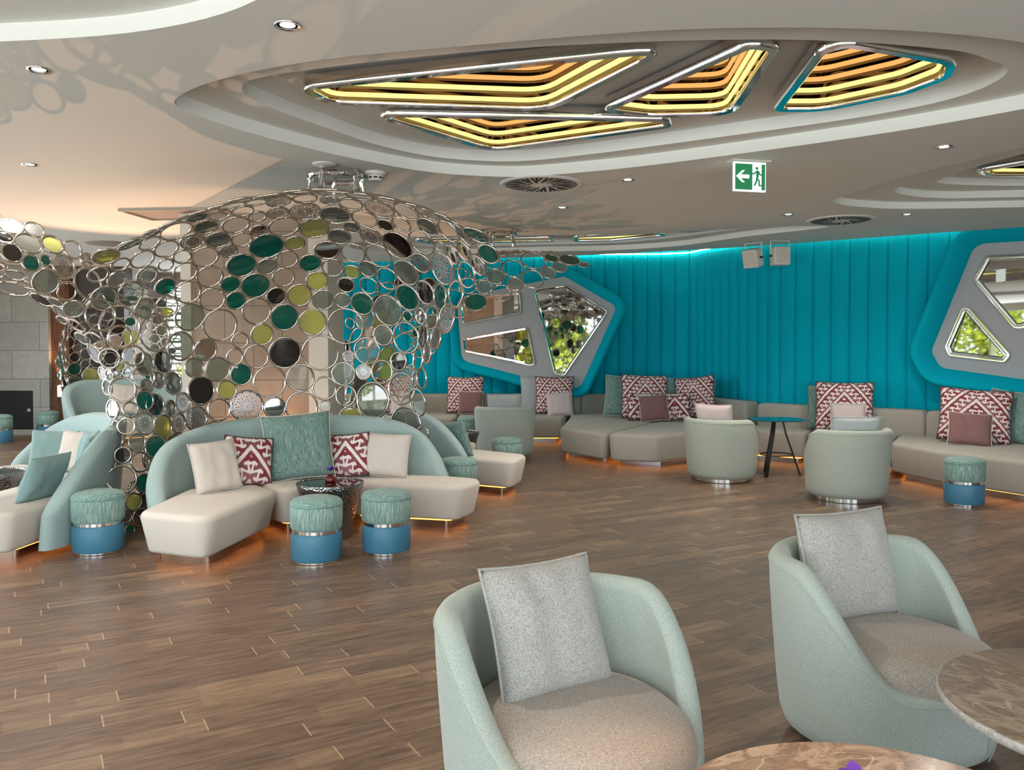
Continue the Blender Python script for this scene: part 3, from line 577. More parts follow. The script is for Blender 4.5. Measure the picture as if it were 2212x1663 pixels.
def pillow(name, label, cat, mat, c, w, h, t, rz=0, tilt=12, roll=0, pipe=None, group=None):
    root = thing(name, label, cat, c, 0, group); root.rotation_mode = 'QUATERNION'
    root.rotation_quaternion = (Matrix.Rotation(math.radians(rz), 4, 'Z') @ Matrix.Rotation(math.radians(-tilt), 4, 'X') @ Matrix.Rotation(math.radians(roll), 4, 'Y')).to_quaternion()
    m, uv, rim = pillow_mesh(w, h, t, random.random() * 20); m.build('cover', M[mat], root, uv=uv, sharp=None)
    if pipe: m = MB(); m.add(*tube(rim, .0055, 6, True)); m.build('piping', M[pipe], root)
    return root
IK, PD, PLt = 'ikat_big', 'piping_dark', 'piping_light'
for a in [  # cushions on the banquettes
    ('ikat cushion with a small mauve cushion leaning on it, before the angular mirror panel', IK, (-.80, 14.30, .74), .64, .64, .17, 0, 14, 0, PD),
    ('small mauve cushion with pale edge before the ikat one under the mirror panel', 'mauve', (-.70, 14.05, .62), .42, .40, .13, 0, 20, 0, PLt),
    ('ikat cushion seen through the rings at the far end of the wall seat', IK, (-2.07, 14.30, .74), .62, .64, .17, 4, 14, 0, PD),
    ('small pink cushion before the ikat one seen through the rings', 'pink', (-1.86, 14.05, .61), .38, .38, .12, 0, 18, 0, PLt),
    ('grey aqua cushion half hidden by the ikat cushion below the pointed mirror', 'greyaqua', (.44, 14.40, .74), .58, .64, .14, 4, 12, 0, PLt),
    ('ikat cushion with a pale pink cushion before it, below the pointed mirror', IK, (.73, 14.24, .74), .66, .65, .17, 0, 14, 0, PD),
    ('small pale pink cushion before the ikat one below the pointed mirror', 'pink', (.80, 13.96, .60), .44, .40, .12, 4, 18, -3, PLt),
    ('teal cushion at the end of the cushion heap on the deep chaise', 'stripes_p', (1.82, 13.55, .76), .62, .68, .15, -6, 14, 3, PLt),
    ('largest ikat cushion of the heap on the deep chaise', IK, (2.11, 13.25, .77), .74, .72, .18, 0, 16, 2, PD),
    ('small ikat cushion tucked behind the mauve one on the deep chaise', 'ikat_small', (2.03, 12.95, .63), .46, .44, .13, 0, 20, 0, PD),
    ('mauve cushion with pale edge at the front of the heap on the deep chaise', 'mauve', (2.17, 12.72, .63), .44, .42, .13, -4, 22, -5, PLt),
    ('small ikat cushion beside the mauve one on the deep chaise', 'ikat_small', (2.52, 12.82, .64), .44, .44, .13, -22, 20, -4, PD),
    ('ikat cushion tilted against the teal ones at the inner corner of the seat', IK, (2.88, 13.1, .77), .64, .66, .17, -30, 14, -8, PD),
    ('dull teal cushion between the two big ikat cushions of the heap', 'tealpillow', (2.58, 13.5, .78), .6, .6, .15, -12, 12, 0, None),
    ('dark sage cushion sticking out behind the tilted ikat one', 'stripes_p', (2.99, 13.32, .73), .62, .6, .15, -45, 14, -8, None),
    ('ikat cushion on the seat behind the octagonal table and tub chair', IK, (4.44, 11.12, .76), .74, .68, .18, -22, 14, 0, PD),
    ('teal cushion edge hidden behind the ikat one near the octagonal table', 'stripes_p', (4.34, 11.36, .73), .6, .62, .14, -25, 12, 0, None),
    ('small pale pink cushion before the ikat one, above the tub chair', 'pink', (4.38, 10.84, .62), .44, .42, .13, -18, 18, 0, PLt),
    ('ikat cushion with a mauve one before it, behind the single round stool', IK, (5.52, 9.92, .74), .78, .66, .18, -24, 18, 4, PD),
    ('mauve cushion with pale edge in front of the ikat one, above the round stool', 'mauve', (5.32, 9.66, .60), .46, .40, .13, -22, 22, 4, PLt),
    ('teal cushion beside the ikat one at the seat end near the wall mirror', 'stripes_p', (5.96, 9.9, .72), .62, .64, .15, -55, 16, 5, PLt)]:
    pillow('cushion', a[0], 'cushion', a[1], *a[2:9], pipe=a[9], group='cushions on the banquettes')
for a in [  # cushions on the curved sofas
    ('ivory cushion beside the ikat one on the near arm of the cream sofa', 'cream2', (-2.42, 6.78, .58), .42, .42, .13, 52, 16, -2, PLt),
    ('ikat cushion between the ivory cushion and the big teal one', 'ikat_small', (-2.26, 7.12, .58), .42, .42, .14, 36, 16, 8, PD),
    ('big teal streaked cushion in the middle of the cream sofa', 'stripes_p', (-1.91, 7.42, .67), .60, .60, .18, 12, 16, -5, PLt),
    ('ikat cushion leaning between the big teal cushion and the blush one', 'ikat_small', (-1.49, 7.56, .57), .40, .40, .14, -12, 16, -6, PD),
    ('blush cushion at the far arm of the cream sofa', 'cream2', (-1.14, 7.54, .57), .42, .40, .14, -8, 16, 2, PLt),
    ('teal cushion at the end of the sofa by the fireplace wall', 'tealpillow', (-4.40, 7.98, .56), .42, .40, .14, 18, 16, 4, None),
    ('ivory cushion between teal ones on the sofa by the fireplace wall', 'cream2', (-4.08, 7.82, .57), .40, .38, .13, -8, 16, 4, PLt),
    ('teal cushion behind the ivory one on the sofa by the fireplace wall', 'tealpillow', (-3.86, 7.60, .58), .40, .40, .13, -40, 14, 0, None),
    ('teal cushion with raised corner near the rings, on the sofa by the fireplace wall', 'tealpillow', (-3.70, 7.28, .60), .40, .40, .13, -72, 14, 8, None),
    ('teal cushion at the near end of the sofa by the fireplace wall', 'tealpillow', (-3.62, 6.42, .55), .44, .38, .13, -98, 24, 0, None),
    ('dark teal cushion propped on the sofa facing the banquettes', 'stripes_p', (-.62, 9.02, .56), .40, .42, .14, 140, 20, 6, None),
    ('ivory cushion with brown motif on the distant pale aqua sofa', 'cream2', (-6.62, 14.22, .68), .5, .5, .14, 30, 16, 6, PLt)]:
    pillow('cushion', a[0], 'cushion', a[1], *a[2:9], pipe=a[9], group='cushions on the curved sofas')

# ------------------------------------------------------------------ tub armchairs, opening toward local -Y
def make_armchair(label):
    root = thing('tub_armchair', label, 'armchair', group='tub armchairs'); n = 80; loops = []
    for i in range(n):
        p = 2 * PI * i / n; a = abs((p + PI) % (2 * PI) - PI) * 180 / PI; t = min(1, max(0, (a - 72) / 62)); t = t * t * (3 - 2 * t); h = .735 - .405 * t
        dx, dy = math.sin(p), math.cos(p); th = .085 - .02 * t; lp = []
        def R(z): return .378 + .057 * min(1, max(0, z - .05) / .5) ** .7
        prof = [(.30, .05), (R(.06) - .03, .052), (R(.06) - .008, .066), (R(.1), .11)] + [(R(.11 + (h - .15 - .11) * k / 6 if h > .3 else .11 + .02 * k), .11 + (h - th / 2 - .11) * k / 6) for k in range(1, 7)]
        ro = prof[-1][0]; prof += [(ro - th / 2 + th / 2 * math.cos(q), h - th / 2 + th / 2 * math.sin(q)) for q in (.4, .8, 1.2, PI / 2, 1.95, 2.35, 2.75)]
        zi = h - th / 2; prof += [(ro - th, zi + (.24 - zi) * k / 4) for k in range(5)]
        loops.append([(r * dx, r * dy * (1.0 if dy > 0 else 1.04), z) for r, z in prof])
    k = len(loops[0]); vs = [q for l in loops for q in l]; fs = [(i * k + j, i * k + j + 1, ((i + 1) % n) * k + j + 1, ((i + 1) % n) * k + j) for i in range(n) for j in range(k - 1)]
    vs += [(0, 0, .055), (0, 0, .24)]; b = len(vs)
    fs += [(b - 2, i * k, ((i + 1) % n) * k) for i in range(n)] + [(b - 1, ((i + 1) % n) * k + k - 1, i * k + k - 1) for i in range(n)]
    m = MB(); m.add(vs, fs); sh = m.build('shell', M['sage'], root, sharp=None)
    m = MB(); sl = loops; j = 13; seam = []
    for l in loops: a, c = Vector(l[9]), Vector(l[10]); o = Vector((a.x, a.y, 0)).normalized(); seam.append(tuple(a + o * .001))
    m.add(*tube(seam, .003, 5, True)); m.build('piping', M['sage'], sh)
    m = MB(); m.add(*tube([(0, -.409, .075), (0, -.427, .12), (0, -.440, .2), (0, -.446, .29)], .0025, 5)); m.build('seam', M['sage'], sh)
    pl = [(.335 * math.sin(2 * PI * i / 40), .34 * math.cos(2 * PI * i / 40) - (.10 if math.cos(2 * PI * i / 40) < 0 else .06 * 0) * abs(math.cos(2 * PI * i / 40))) for i in range(40)]
    m = MB(); loops = [L3(offset(ccw(pl), d), z) for d, z in ((-.04, .245), (-.01, .26), (0, .30), (.006, .35), (-.002, .395), (-.03, .42), (-.08, .437), (-.15, .449), (-.25, .457))]
    m.add(*loft(loops)); m.v = [(x, y, z + (.006 * noise.noise(Vector((x * 9, y * 4, 1))) + .008 * math.exp(-((x - .02 + .25 * y) ** 2) / .0016) * (1 if -.3 < y < .05 else 0) * math.sin((y + .3) * 9) if z > .425 else 0)) for x, y, z in m.v]
    m.build('seat_cushion', M['seat'], root, sharp=None)['label'] = 'taupe wool seat cushion'
    m = MB(); m.add(*lathe([(.29, 0), (.305, .004), (.305, .056), (.1, .057)], 48)); m.build('swivel_base', M['chrome'], root)['label'] = 'chrome ring base'
    return root
C0 = make_armchair('tub armchair nearest the viewer, warm beige seat, in front of the marble table edge')
C0.location = (.19, 2.62, 0); C0.rotation_euler = (0, 0, math.radians(30))
CH = [('tub armchair beside the round marble table, its cushion half in shade', (1.47, 3.27), 34), ('tub armchair by the deep chaise, seen from behind, next to the octagonal table', (2.46, 9.75), 140),
      ('tub armchair seen from behind, between the octagonal table and the round stool', (3.43, 8.52), 190), ('farthest tub armchair, seen from behind near the dim stools', (-.10, 11.75), 178)]
for lab, p, r in CH: dup(C0, lab, (*p, 0), math.radians(r))
def chair_cushion(label, p, rz, w=.44, h=.50, back=.17, tilt=17, roll=0, mat='back', z=.66, side=0):
    r = math.radians(rz); x = p[0] - math.sin(r) * back + math.cos(r) * side; y = p[1] + math.cos(r) * back + math.sin(r) * side
    pillow('back_pillow', label, 'cushion', mat, (x, y, z), w, h, .15, rz, tilt, roll, mat, 'loose pillows of the tub armchairs')
chair_cushion('loose grey wool pillow in the tub armchair nearest the viewer', (.19, 2.62), 31.5, .43, .44, .14, 21, 0, z=.622)
chair_cushion('loose grey wool pillow in the tub armchair beside the marble table', (1.47, 3.27), 23, .47, .45, .19, 13, 0, z=.645)
chair_cushion('pale grey pillow top showing above the tub armchair next to the octagonal table', (2.46, 9.75), 140, .46, .46, z=.68, mat='pink')
chair_cushion('pale grey pillow top above the tub armchair near the round stool', (3.43, 8.52), 182, .5, .42, z=.66, mat='greyaqua')
chair_cushion('grey pillow top above the farthest tub armchair', (-.10, 11.75), 178, .48, .46, z=.69, mat='greyaqua')

# ------------------------------------------------------------------ stools and tables
def make_stool(label):
    root = thing('round_stool', label, 'stool', group='round two-part stools')
    m = MB(); m.add(*lathe([(.165, .012), (.178, .015), (.183, .03), (.185, .1), (.183, .18), (.176, .192), (.12, .195)], 48)); m.build('base_drum', M['blue'], root)['label'] = 'blue leather lower drum'
    m = MB(); m.add(*lathe([(.17, 0), (.176, .003), (.176, .013), (.1, .014)], 48)); m.build('foot_ring', M['chrome'], root)
    m = MB(); m.add(*lathe([(.1, .194), (.172, .194), (.172, .216), (.1, .217)], 48)); m.build('band', M['chrome'], root)['label'] = 'chrome band round the waist'
    m = MB(); m.add(*lathe([(.12, .216), (.178, .217), (.187, .23), (.189, .30), (.188, .365), (.183, .375)], 48)); m.build('upper_drum', M['stripes_v'], root)
    m = MB(); m.add(*lathe([(.183, .373), (.189, .380), (.186, .395), (.165, .412), (.12, .424), (.06, .430), (.0, .431)], 48)); p = m.build('seat_pad', M['stripes_h'], root)
    m = MB(); m.add(*torus(.187, .004, 48, 6), M4=Matrix.Translation((0, 0, .377))); m.build('piping', M['stripes_h'], p); 
    for c in root.children: c.scale = (1.0, 1.0, 1.09)
    return root
S0 = make_stool('two-part round stool in front of the hammered table, the one standing nearer the viewer'); S0.location = (-1.43, 6.06, 0)
ST = [('two-part round stool in front of the hammered table, the one by the sofa end', (-.96, 6.33)), ('two-part round stool at the foot of the ring canopy between the two sofas', (-3.16, 6.33)), ('single two-part round stool in front of the banquette with the mauve cushion', (4.49, 8.24)),
      ('distant round stool before the black fireplace opening, the whole one', (-7.98, 14.3)), ('distant round stool by the fireplace wall, the one farther from the rings', (-8.32, 13.5)), ('dim round stool between the cream sofa and the sofa turned away', (-.53, 8.22)),
      ('dim round stool in front of the sofa turned away, beyond its seat', (-.06, 10.05)), ('pale round stool at the narrow banquette beside the farthest armchair', (-.68, 13.15))]
for i, (lab, p) in enumerate(ST): dup(S0, lab, (*p, 0), i * .8 + .5)
def drum_table(label, loc, top='g_clear'):
    root = thing('drum_table', label, 'table', loc)
    m = MB(); m.add(*lathe([(.16, 0), (.165, .005), (.185, .12), (.215, .24), (.262, .40), (.275, .445), (.272, .45), (.262, .448), (.25, .41), (.0, .405)], 56)); m.build('drum', M['hammered'], root, sharp=60)
    m = MB(); m.add(*lathe([(.2, .432), (.258, .433), (.26, .44), (.2, .441)], 56)); m.build('glass_top', M['g_clear2'], root)
    return root
drum_table('hammered metal drum table before the cream sofa, purple flower on it', (-1.49, 6.80, 0))
drum_table('hammered metal drum table before the sofa by the fireplace wall', (-4.64, 7.40, 0))
drum_table('dark drum table beyond the sofa turned away, near the farthest armchair', (-.70, 10.95, 0))
def flower(label, loc, s=1):
    root = thing('flower_vase', label, 'vase', loc); rnd = random.Random(3)
    m = MB(); m.add(*lathe([(.02 * s, 0), (.034 * s, .004), (.038 * s, .02 * s), (.03 * s, .036 * s), (.016 * s, .044 * s), (.018 * s, .052 * s), (.012 * s, .05 * s)], 20)); m.build('vase', M['red_glass'], root)
    m = MB(); m.add(*tube([(0, 0, .03 * s), (.004, 0, .06 * s), (-.002, 0, .078 * s)], .0025, 5)); m.build('stem', M['green'], root)
    for k in range(6):
        a = k * PI / 3 + .3; m = MB(); vs = []; nseg = 5
        for i in range(nseg + 1):
            t = i / nseg; wd = .016 * s * math.sin(PI * min(.97, .12 + t * .85)); r = .034 * s * t; z = .076 * s + .026 * s * t * (1 - .5 * t) + (.012 * s if k % 2 else 0) * t
            for q in (-1, 1): vs.append((r * math.cos(a) - q * wd * math.sin(a), r * math.sin(a) + q * wd * math.cos(a), z)); vs.append((r * math.cos(a) - q * wd * math.sin(a), r * math.sin(a) + q * wd * math.cos(a), z - .002))
        fs = []
        for i in range(nseg): b = 4 * i; fs += [(b, b + 4, b + 6, b + 2), (b + 1, b + 3, b + 7, b + 5), (b, b + 1, b + 5, b + 4), (b + 2, b + 6, b + 7, b + 3)]
        m.add(vs, fs); m.build('petal', M['purple'], root)
flower('red vase with a purple orchid on the hammered table', (-1.50, 6.86, .441), 1.25)
def marble_table(label, loc, rz):
    root = thing('marble_table', label, 'table', loc, rz); m = MB(); m.add(*lathe([(.40, .55), (.445, .552), (.45, .558), (.45, .574), (.446, .58), (.3, .58), (0, .58)], 80)); tt = m.build('table_top', M['marble'], root, sharp=30)
    m = MB(); m.add(*lathe([(.447, .553), (.4515, .558), (.4515, .574), (.447, .578)], 80)); m.f = [f for f in m.f if len(f) == 4]; m.mi = [0] * len(m.f); m.build('raw_edge', M['marble_edge'], tt, sharp=60)['label'] = 'pale unpolished edge'
    for k in range(3):
        a = k * 2 * PI / 3; m = MB(); p = [(.07, .55), (.20, .55), (.13, .28), (.27, 0), (.23, 0), (.07, .28)]; c, s = math.cos(a), math.sin(a)
        m.add(*loft([[(r * c - w * s, r * s + w * c, z) for r, z in p] for w in (-.09, .09)])); m.build('leg', M['chrome'], root, sharp=20)
    m = MB(); m.add(*lathe([(.06, .1), (.065, .11), (.065, .5), (.05, .55)], 24)); m.build('column', M['chrome'], root); return root
marble_table('round brown marble table beside the armchair with the half-shaded cushion', (1.65, 2.22, 0), 2.2)
marble_table('round brown marble table with a purple flower standing on it', (.74, 1.58, 0), .4)
flower('purple flower standing on the marble table', (.71, 1.70, .58), 1.0)
root = thing('octagonal_table', 'low octagonal table with turquoise glass top and black legs', 'table', (3.22, 10.12, 0))
m = MB(); p = fillet([(.32, .10), (.32, -.12), (.2, -.26), (-.14, -.26), (-.32, -.12), (-.32, .10), (-.14, .25), (.2, .25)], .02, 2); m.add(*loft([L3(offset(p, -.01), .665), L3(p, .67), L3(p, .683), L3(offset(p, -.004), .687)])); m.build('table_top', M['teal_glass'], root, sharp=30)
for a in (-2.3, -.2, 1.75):
    c, s = math.cos(a), math.sin(a); m = MB(); m.add(*loft([[(r * c - w * s, r * s + w * c, z) for w in (-.022, .022) for r in ((rr, rr + .02) if w < 0 else (rr + .02, rr))] for rr, z in ((.27, 0), (.1, .5), (.06, .665))])); m.build('leg', M['black'], root, sharp=20)
m = MB(); m.add(*torus(.19, .008, 40, 6), M4=Matrix.Translation((0, 0, .25))); m.build('foot_ring', M['black'], root)

# ------------------------------------------------------------------ ceiling fixtures
for (poly, r, zb, lab), fp in zip(FIX, FP):
    root = thing('ceiling_light', lab, 'light', group='mirror-edged ceiling lights')
    zs = 3.18 if zb < 3.1 else 3.21
    if zb == 3.06: zs = 3.14
    base = resample(fp, .12); O = lambda d, z: L3(offset(base, d), z)
    m = MB(); m.add(*loft([O(-.04, zs + .03), O(-.04, zs - .018), O(0, zs - .022), O(.004, zs - .04), O(.004, zb + .012), O(-.004, zb), O(-.05, zb), O(-.055, zb + .01), O(-.055, zb + .02)], False, False)); m.build('rim', M['chrome'], root, sharp=35)
    m = MB(); m.add(*loft([O(-.05, zb + .012), O(-.05, zb + .42)], False, True)); m.build('mirror_well', M['dark_mirror'], root, sharp=30)['label'] = 'dark mirrored inside'
    for k in range(5):  # upper amber loops are mirror reflections of the tubes, built as glowing parts
        m = MB(); m.add(*tube(O(-.075, zb + .05 + .068 * k), .0145, 6, True)); m.build('tube_or_reflection', M['led'] if k < 2 else M['led_reflection'], root)['label'] = 'bright yellow glowing tube' if k < 2 else 'dimmer amber reflection of the tubes, built as a glowing loop'
# recessed downlights
def make_downlight(label, x, y, z=3.0, r=.058):
    root = thing('downlight', label, 'light', (x, y, z), group='recessed downlights')
    m = MB(); m.add(*lathe([(r * .72, .03), (r * .78, -.002), (r, -.006), (r * 1.05, -.002), (r * 1.05, .0)], 32)); m.build('trim_ring', M['steel'], root)
    m = MB(); m.add(*lathe([(0, -.0), (r * .6, .0), (r * .74, .006)], 28)); m.build('lens', M['lamp'], root); return root
D0 = make_downlight('round recessed downlight nearest the pale curved ceiling edge, warm rim', -1.01, 3.79)
for x, y, l in ((-2.47, 4.39, 'round recessed downlight off the long side of the oval recess, alone on pale plaster'), (-3.82, 6.64, 'round recessed downlight above the peach light patches'), (3.12, 6.06, 'round recessed downlight between the oval recess and the stepped side recess'),
                (1.0, 7.24, 'round recessed downlight between the slotted vent and the exit sign'), (3.01, 9.11, 'small round downlight in front of the ceiling speakers'), (4.3, 9.11, 'small round downlight beyond the stepped side recess'), (.52, 8.67, 'small round downlight above the far peach ring shadows')):
    dup(D0, l, (x, y, 3.0), 0)
for k, (x, y) in enumerate(((-1.01, 3.79), (-2.47, 4.39), (-3.82, 6.64), (3.12, 6.06), (1.0, 7.24), (3.01, 9.11), (4.3, 9.11), (.52, 8.67), (-7.6, 12.6), (-5.6, 11.0), (-1.6, 12.6))):  # trailing positions past the fitted downlights are added fill spots without fittings
    light('downlight_or_fill_beam', 'SPOT', (x, y, 2.985), (0, 0, 0), 110, (1, .9, .8), spot_size=math.radians(150), spot_blend=1, shadow_soft_size=.04)
# slotted round air vents
def make_vent(label, x, y):
    root = thing('air_vent', label, 'vent', (x, y, 3.0), group='round slotted air vents'); m = MB(); m.add(*lathe([(.0, -.012), (.335, -.012), (.345, -.014), (.36, -.012), (.372, -.002), (.372, 0)], 64)); m.build('face_plate', M['white'], root)
    m = MB(); rnd = random.Random(5)
    for k in range(44):
        a = 2 * PI * k / 44; tw = .5; r0 = .10 + .05 * (k % 3); c, s = math.cos(a), math.sin(a)
        p = [(r0 * c, r0 * s), (.32 * math.cos(a + tw * .25), .32 * math.sin(a + tw * .25))]; d = (Vector(p[1]) - Vector(p[0])).normalized() ; q = Vector((-d.y, d.x)) * .0105
        vs = [(*(Vector(p[0]) + q), -.0135), (*(Vector(p[0]) - q), -.0135), (*(Vector(p[1]) - q), -.0135), (*(Vector(p[1]) + q), -.0135)]; vs += [(x_, y_, -.011) for x_, y_, _ in vs]
        m.add(vs, [(3, 2, 1, 0), (4, 5, 6, 7), (0, 1, 5, 4), (1, 2, 6, 5), (2, 3, 7, 6), (3, 0, 4, 7)])
    m.build('slot', M['soot'], root, smooth=False, sharp=None)['label'] = 'black radial slots'; return root
V0 = make_vent('round slotted air vent between the oval recess and the ring canopy', .26, 7.42); dup(V0, 'round slotted air vent close to the turquoise wall', (3.73, 9.5, 3.0), .3)
root = thing('smoke_detector', 'white smoke detector beside the canopy mounting ring', 'detector', (-1.13, 6.93, 3.0)); m = MB(); m.add(*lathe([(.085, 0), (.085, -.02), (.078, -.028)][::-1], 32)); m.build('base', M['plastic'], root)
m = MB(); m.add(*lathe([(.0, -.075), (.05, -.074), (.062, -.06), (.07, -.03), (.0, -.02)], 32)); b = m.build('sensor_head', M['plastic'], root)
for k in range(9):
    a = 2 * PI * k / 9; m = MB(); c, s = math.cos(a), math.sin(a); m.add(*loft([[(r * c - w * s, r * s + w * c, z) for r, z in ((.060, -.058), (.066, -.045), (.068, -.045), (.062, -.058))] for w in (-.015, .015)])); m.build('vent_slot', M['soot'], b)
root = thing('ceiling_disc', 'small flat white disc on the ceiling before the mounting ring', 'fitting', (-1.48, 6.62, 3.0)); m = MB(); m.add(*lathe([(0, -.014), (.085, -.014), (.095, -.006), (.095, 0)], 36)); m.build('disc', M['plastic'], root)
root = thing('ceiling_speaker', 'flat round dull ceiling speaker above the fireplace side', 'speaker', (-5.6, 11.6, 3.0)); m = MB(); m.add(*lathe([(0, -.02), (.27, -.02), (.3, -.008), (.3, 0)], 40)); m.build('grille', M['wall'], root)
root = thing('ceiling_hatch', 'timber-lined hatch in the ceiling behind the canopy top', 'hatch', (-3.5, 9.0, 3.0), -.1); m = MB(); m.add(*box(-.55, .4, -.3, .3, -.015, 0)); m.build('panel', M['wood'], root, smooth=False)
m = MB()
for a in ((-.58, .43, -.33, -.3), (-.58, .43, .3, .33), (-.58, -.55, -.3, .3), (.4, .43, -.3, .3)): m.add(*box(*a, -.03, 0))
m.build('hatch_frame', M['wall'], root, smooth=False)

# emergency exit sign
root = thing('exit_sign', 'hanging green and white exit sign with arrow and running man', 'sign', (1.84, 6.5, 2.76), math.radians(13)); w, h = .135, .225
m = MB(); m.add(*box(-.16, .16, -.05, .06, .225, .238)); m.build('mount_plate', M['plastic'], root, smooth=False)
m = MB(); m.add(*box(-w, w, -.012, .012, 0, h)); m.build('light_box', M['sign_white'], root, smooth=False)
m = MB(); m.add(*box(-w + .009, .018, -.0145, -.0125, .012, h - .016)); g = m.build('green_field', M['sign_green'], root, smooth=False)
def flat(pts, y0, y1): return loft([[(x, y0, z) for x, z in pts], [(x, y1, z) for x, z in pts]])
m = MB(); m.add(*flat([(-.12, .113), (-.068, .16), (-.045, .16), (-.078, .127), (-.008, .127), (-.008, .098), (-.078, .098), (-.045, .066), (-.068, .066)], -.0165, -.0145)); m.build('arrow', M['sign_white'], g, smooth=False)
m = MB(); m.add(*box(.098, w - .008, -.0145, -.0125, .012, h - .016)); m.build('door_leaf', M['sign_green'], root, smooth=False)
m = MB(); m.add(*lathe([(0, -.001), (.011, -.001), (.011, .001), (0, .001)], 16), M4=Matrix.Translation((.056, -.0155, .178)) @ Matrix.Rotation(PI / 2, 4, 'X'))
for pts in ([(.05, .163), (.074, .160), (.070, .105), (.052, .105)], [(.052, .158), (.028, .140), (.012, .143), (.010, .135), (.030, .129), (.056, .147)], [(.072, .158), (.088, .132), (.104, .138), (.107, .130), (.084, .121), (.066, .143)],
            [(.052, .112), (.046, .078), (.030, .048), (.040, .042), (.058, .072), (.066, .108)], [(.058, .112), (.082, .082), (.082, .052), (.112, .05), (.112, .041), (.071, .042), (.071, .076), (.056, .098)]): m.add(*flat(pts, -.0165, -.0145))
m.build('running_man', M['sign_green'], root, smooth=False)

# two white loudspeakers on brackets
def speaker(label, loc, rz, tilt):
    root = thing('wall_speaker', label, 'speaker', loc, rz, 'white loudspeakers under the ceiling')
    m = MB(); m.add(*soft_prism([(-.115, -.09), (.115, -.09), (.1, .1), (-.1, .1)], -.13, .12, .025, .02), M4=Matrix.Rotation(tilt, 4, 'X')); c = m.build('cabinet', M['plastic'], root, sharp=40)
    m = MB(); m.add(*loft([[(x, y, z) for x, z in fillet([(-.085, -.1), (.085, -.1), (.085, .09), (-.085, .09)], .05)] for y in (-.102, -.092)]), M4=Matrix.Rotation(tilt, 4, 'X')); m.build('grille', M['cream'], c)
    m = MB(); m.add(*tube([(-.13, 0, 0), (-.13, 0, .2), (.13, 0, .2), (.13, 0, 0)], .01, 6)); m.build('bracket', M['plastic'], root)
    for s in (-1, 1): m = MB(); m.add(*tube([(s * .112, 0, 0), (s * .145, 0, 0)], .016, 10)); m.build('knob', M['black'], root)
speaker('white loudspeaker turned sideways under the ceiling, the tilted one', (3.30, 11.45, 2.78), math.radians(-48), .25)
speaker('white loudspeaker facing the room under the ceiling, the upright one', (3.62, 11.30, 2.79), math.radians(6), .0)

# ------------------------------------------------------------------ angular mirror panels on the turquoise wall
def frame_map(origin, u):
    u = Vector((*u, 0)); nrm = Vector((u.y, -u.x, 0)); o = Vector((*origin, 0)); return lambda a, z, d=0: tuple(o + u * a + nrm * d + Vector((0, 0, z)))
def mirror_panel(label, F, gray, rad, mirrors, border, depth, deep, reflection_ridges):
    root = thing('mirror_panel', label, 'wall panel'); g = resample(fillet(gray, rad, 8), .08); P = lambda poly, d: [F(x, z, d) for x, z in poly]
    m = MB(); m.add(*loft([P(offset(g, border), -.25), P(offset(g, border), depth * .6), P(offset(g, border - .02), depth * .9), P(offset(g, border - .05), depth), P(offset(g, border - .09), depth * .95), P(offset(g, .01), deep + .02), P(offset(g, -.002), deep)], False, False)); m.build('padded_border', M['teal'], root, sharp=None)
    m = MB(); m.add(*loft([P(g, deep - .03), P(g, deep + .004), P(offset(g, -.01), deep + .008)])); m.build('face_board', M['grey_panel'], root, sharp=30)
    for poly, r in mirrors:
        q = resample(fillet(poly, r, 8), .06); m = MB(); lp = [P(offset(q, .0), deep), P(q, deep + .03), P(offset(q, -.008), deep + .042), P(offset(q, -.022), deep + .042), P(offset(q, -.034), deep + .028)]
        for k in range(reflection_ridges): lp += [P(offset(q, -.036 - .014 * k), deep + .022 - .001 * k), P(offset(q, -.040 - .014 * k), deep + .03 - .001 * k), P(offset(q, -.046 - .014 * k), deep + .022 - .001 * k)]  # chrome ridges put repeated reflections of the frame into the shape
        lp.append(P(offset(q, -.05 - .014 * reflection_ridges), deep + .012)); m.add(*loft(lp, False, False)); fr = m.build('mirror_frame', M['chrome'], root, sharp=40)
        m = MB(); a = offset(q, -.046 - .014 * reflection_ridges); m.add(*loft([P(a, deep + .009), P(a, deep + .014)])); m.build('mirror_glass', M['mirror'], fr, sharp=30)
FL = frame_map((.006, 14.62), (.985, -.1736))
mirror_panel('angular grey wall panel with three mirrors and turquoise rim, behind the narrow banquette', FL, [(-1.0, 2.43), (.92, 2.78), (1.82, 2.25), (1.2, .86), (.95, .86), (-.9, 1.32)], [.2, .14, .16, .12, .1, .2],
             [([(-.95, 2.39), (.15, 2.53), (.17, 2.14), (-.90, 1.95)], [.06, .06, .08, .08]), ([(-.90, 1.72), (.28, 1.92), (.43, 1.21), (-.86, 1.46)], [.08, .08, .06, .06]), ([(.37, 2.57), (.95, 2.64), (1.68, 2.17), (.92, 1.05), (.74, 1.1)], [.08, .08, .06, .1, .1])], .17, .11, .03, 0)
FR = frame_map((5.22, 11.06), (.778, -.628))
mirror_panel('grey mirror panel in a deep turquoise rim, its mirrors showing green leaves', FR, [(.31, 1.50), (.80, 2.86), (2.2, 2.84), (2.6, 1.8), (2.0, 1.07), (.42, 1.29)], [.16, .14, .2, .2, .2, .14],
             [([(.78, 2.40), (.93, 2.71), (1.9, 2.69), (2.0, 2.2), (1.34, 1.78), (1.24, 1.78)], [.08, .08, .1, .1, .05, .05]), ([(.66, 2.06), (.75, 2.06), (1.22, 1.46), (1.15, 1.36), (.52, 1.44), (.47, 1.56)], [.05, .05, .06, .06, .06, .06])], .24, .20, -.02, 2)

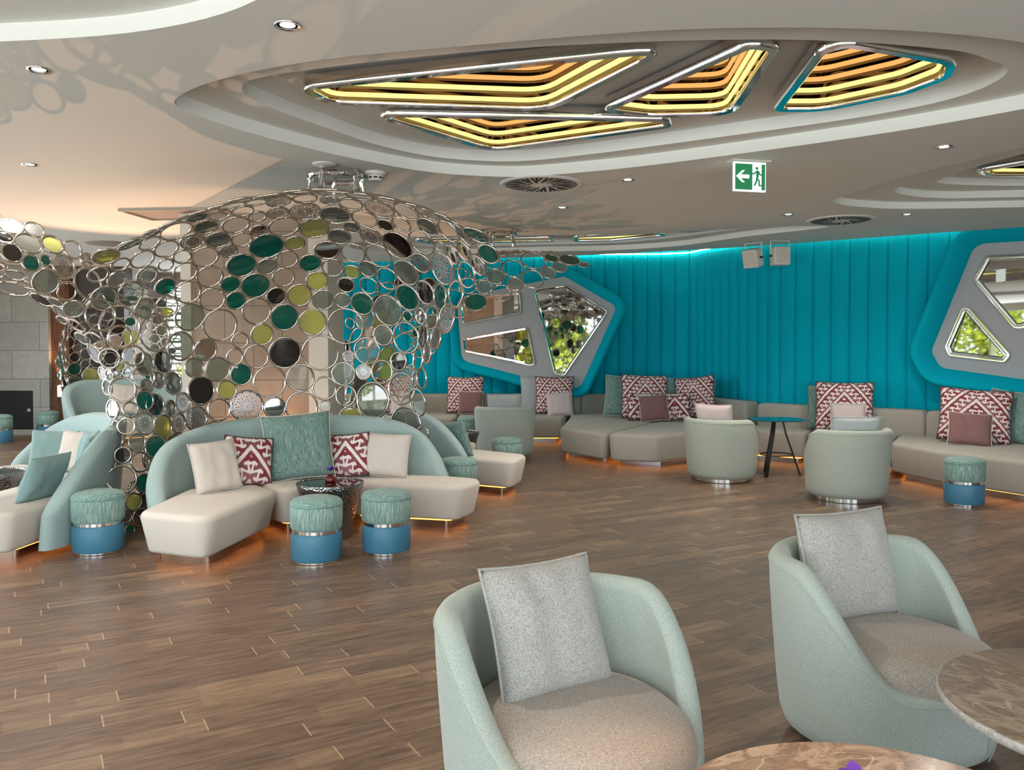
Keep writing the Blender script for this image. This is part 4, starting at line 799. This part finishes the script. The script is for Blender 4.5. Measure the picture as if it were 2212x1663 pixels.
# fireplace door, wall lamp, trees outside the window wall
root = thing('fireplace_door', 'black recessed panel door in the stone wall', 'door', (-8.8, 14.74, 0)); m = MB(); m.add(*box(-.33, .335, 0, .03, .11, .78)); m.build('panel', M['soot'], root, smooth=False)
m = MB(); m.add(*box(.22, .28, -.02, 0, .42, .47)); m.build('handle', M['steel'], root, smooth=False)
root = thing('wall_lamp', 'small steel box lamp on the dark panel lighting the timber', 'lamp', (-7.98, 14.7, .78)); m = MB(); m.add(*box(-.05, .05, 0, .08, -.1, .1)); m.build('housing', M['steel'], root, smooth=False)
m = MB(); m.add(*box(-.035, .035, .015, .065, .1, .106)); m.build('lens', M['lamp'], root, smooth=False)
light('wall_lamp_light', 'SPOT', (-7.98, 14.72, .9), (PI + .02, 0, 0), 60, PEACH, spot_size=math.radians(60), spot_blend=.8, shadow_soft_size=.02)
def tree(label, x, y, h, seed):
    rnd = random.Random(seed); root = thing('garden_tree', label, 'tree', (x, y, -.4)); m = MB(); m.add(*tube([(0, 0, 0), (.1, .05, h * .3), (0, 0, h * .6)], [.16, .12, .05], 8)); m.build('trunk', M['bark'], root)
    m = MB()
    for k in range(2600):
        a, b, r = rnd.random() * 6.28, math.acos(rnd.uniform(-1, 1)), rnd.random() ** .4; c = Vector((1.7 * r * math.sin(b) * math.cos(a), 1.7 * r * math.sin(b) * math.sin(a), h * .58 + h * .42 * r * math.cos(b)))
        u = Vector((rnd.uniform(-1, 1), rnd.uniform(-1, 1), rnd.uniform(-1, 1))).normalized() * .16; v = u.orthogonal().normalized() * .08; m.add([c - u, c + v, c + u, c - v], [(0, 1, 2, 3)])
    m.build('foliage', M['green'], root, smooth=False, sharp=None)
for i, (x, y, h) in enumerate(((-13, -1.5, 4.2), (-13.5, 2.2, 4.6), (-12.5, -6, 4.4), (-6, -7, 4.2), (2.5, -8, 4.5))): tree(['leafy garden tree outside, mirrored beside the wall seat', 'tall leafy tree outside the side windows', 'leafy tree at the garden corner', 'leafy tree outside behind the viewer', 'tallest leafy tree outside behind the viewer'][i], x, y, h, i)
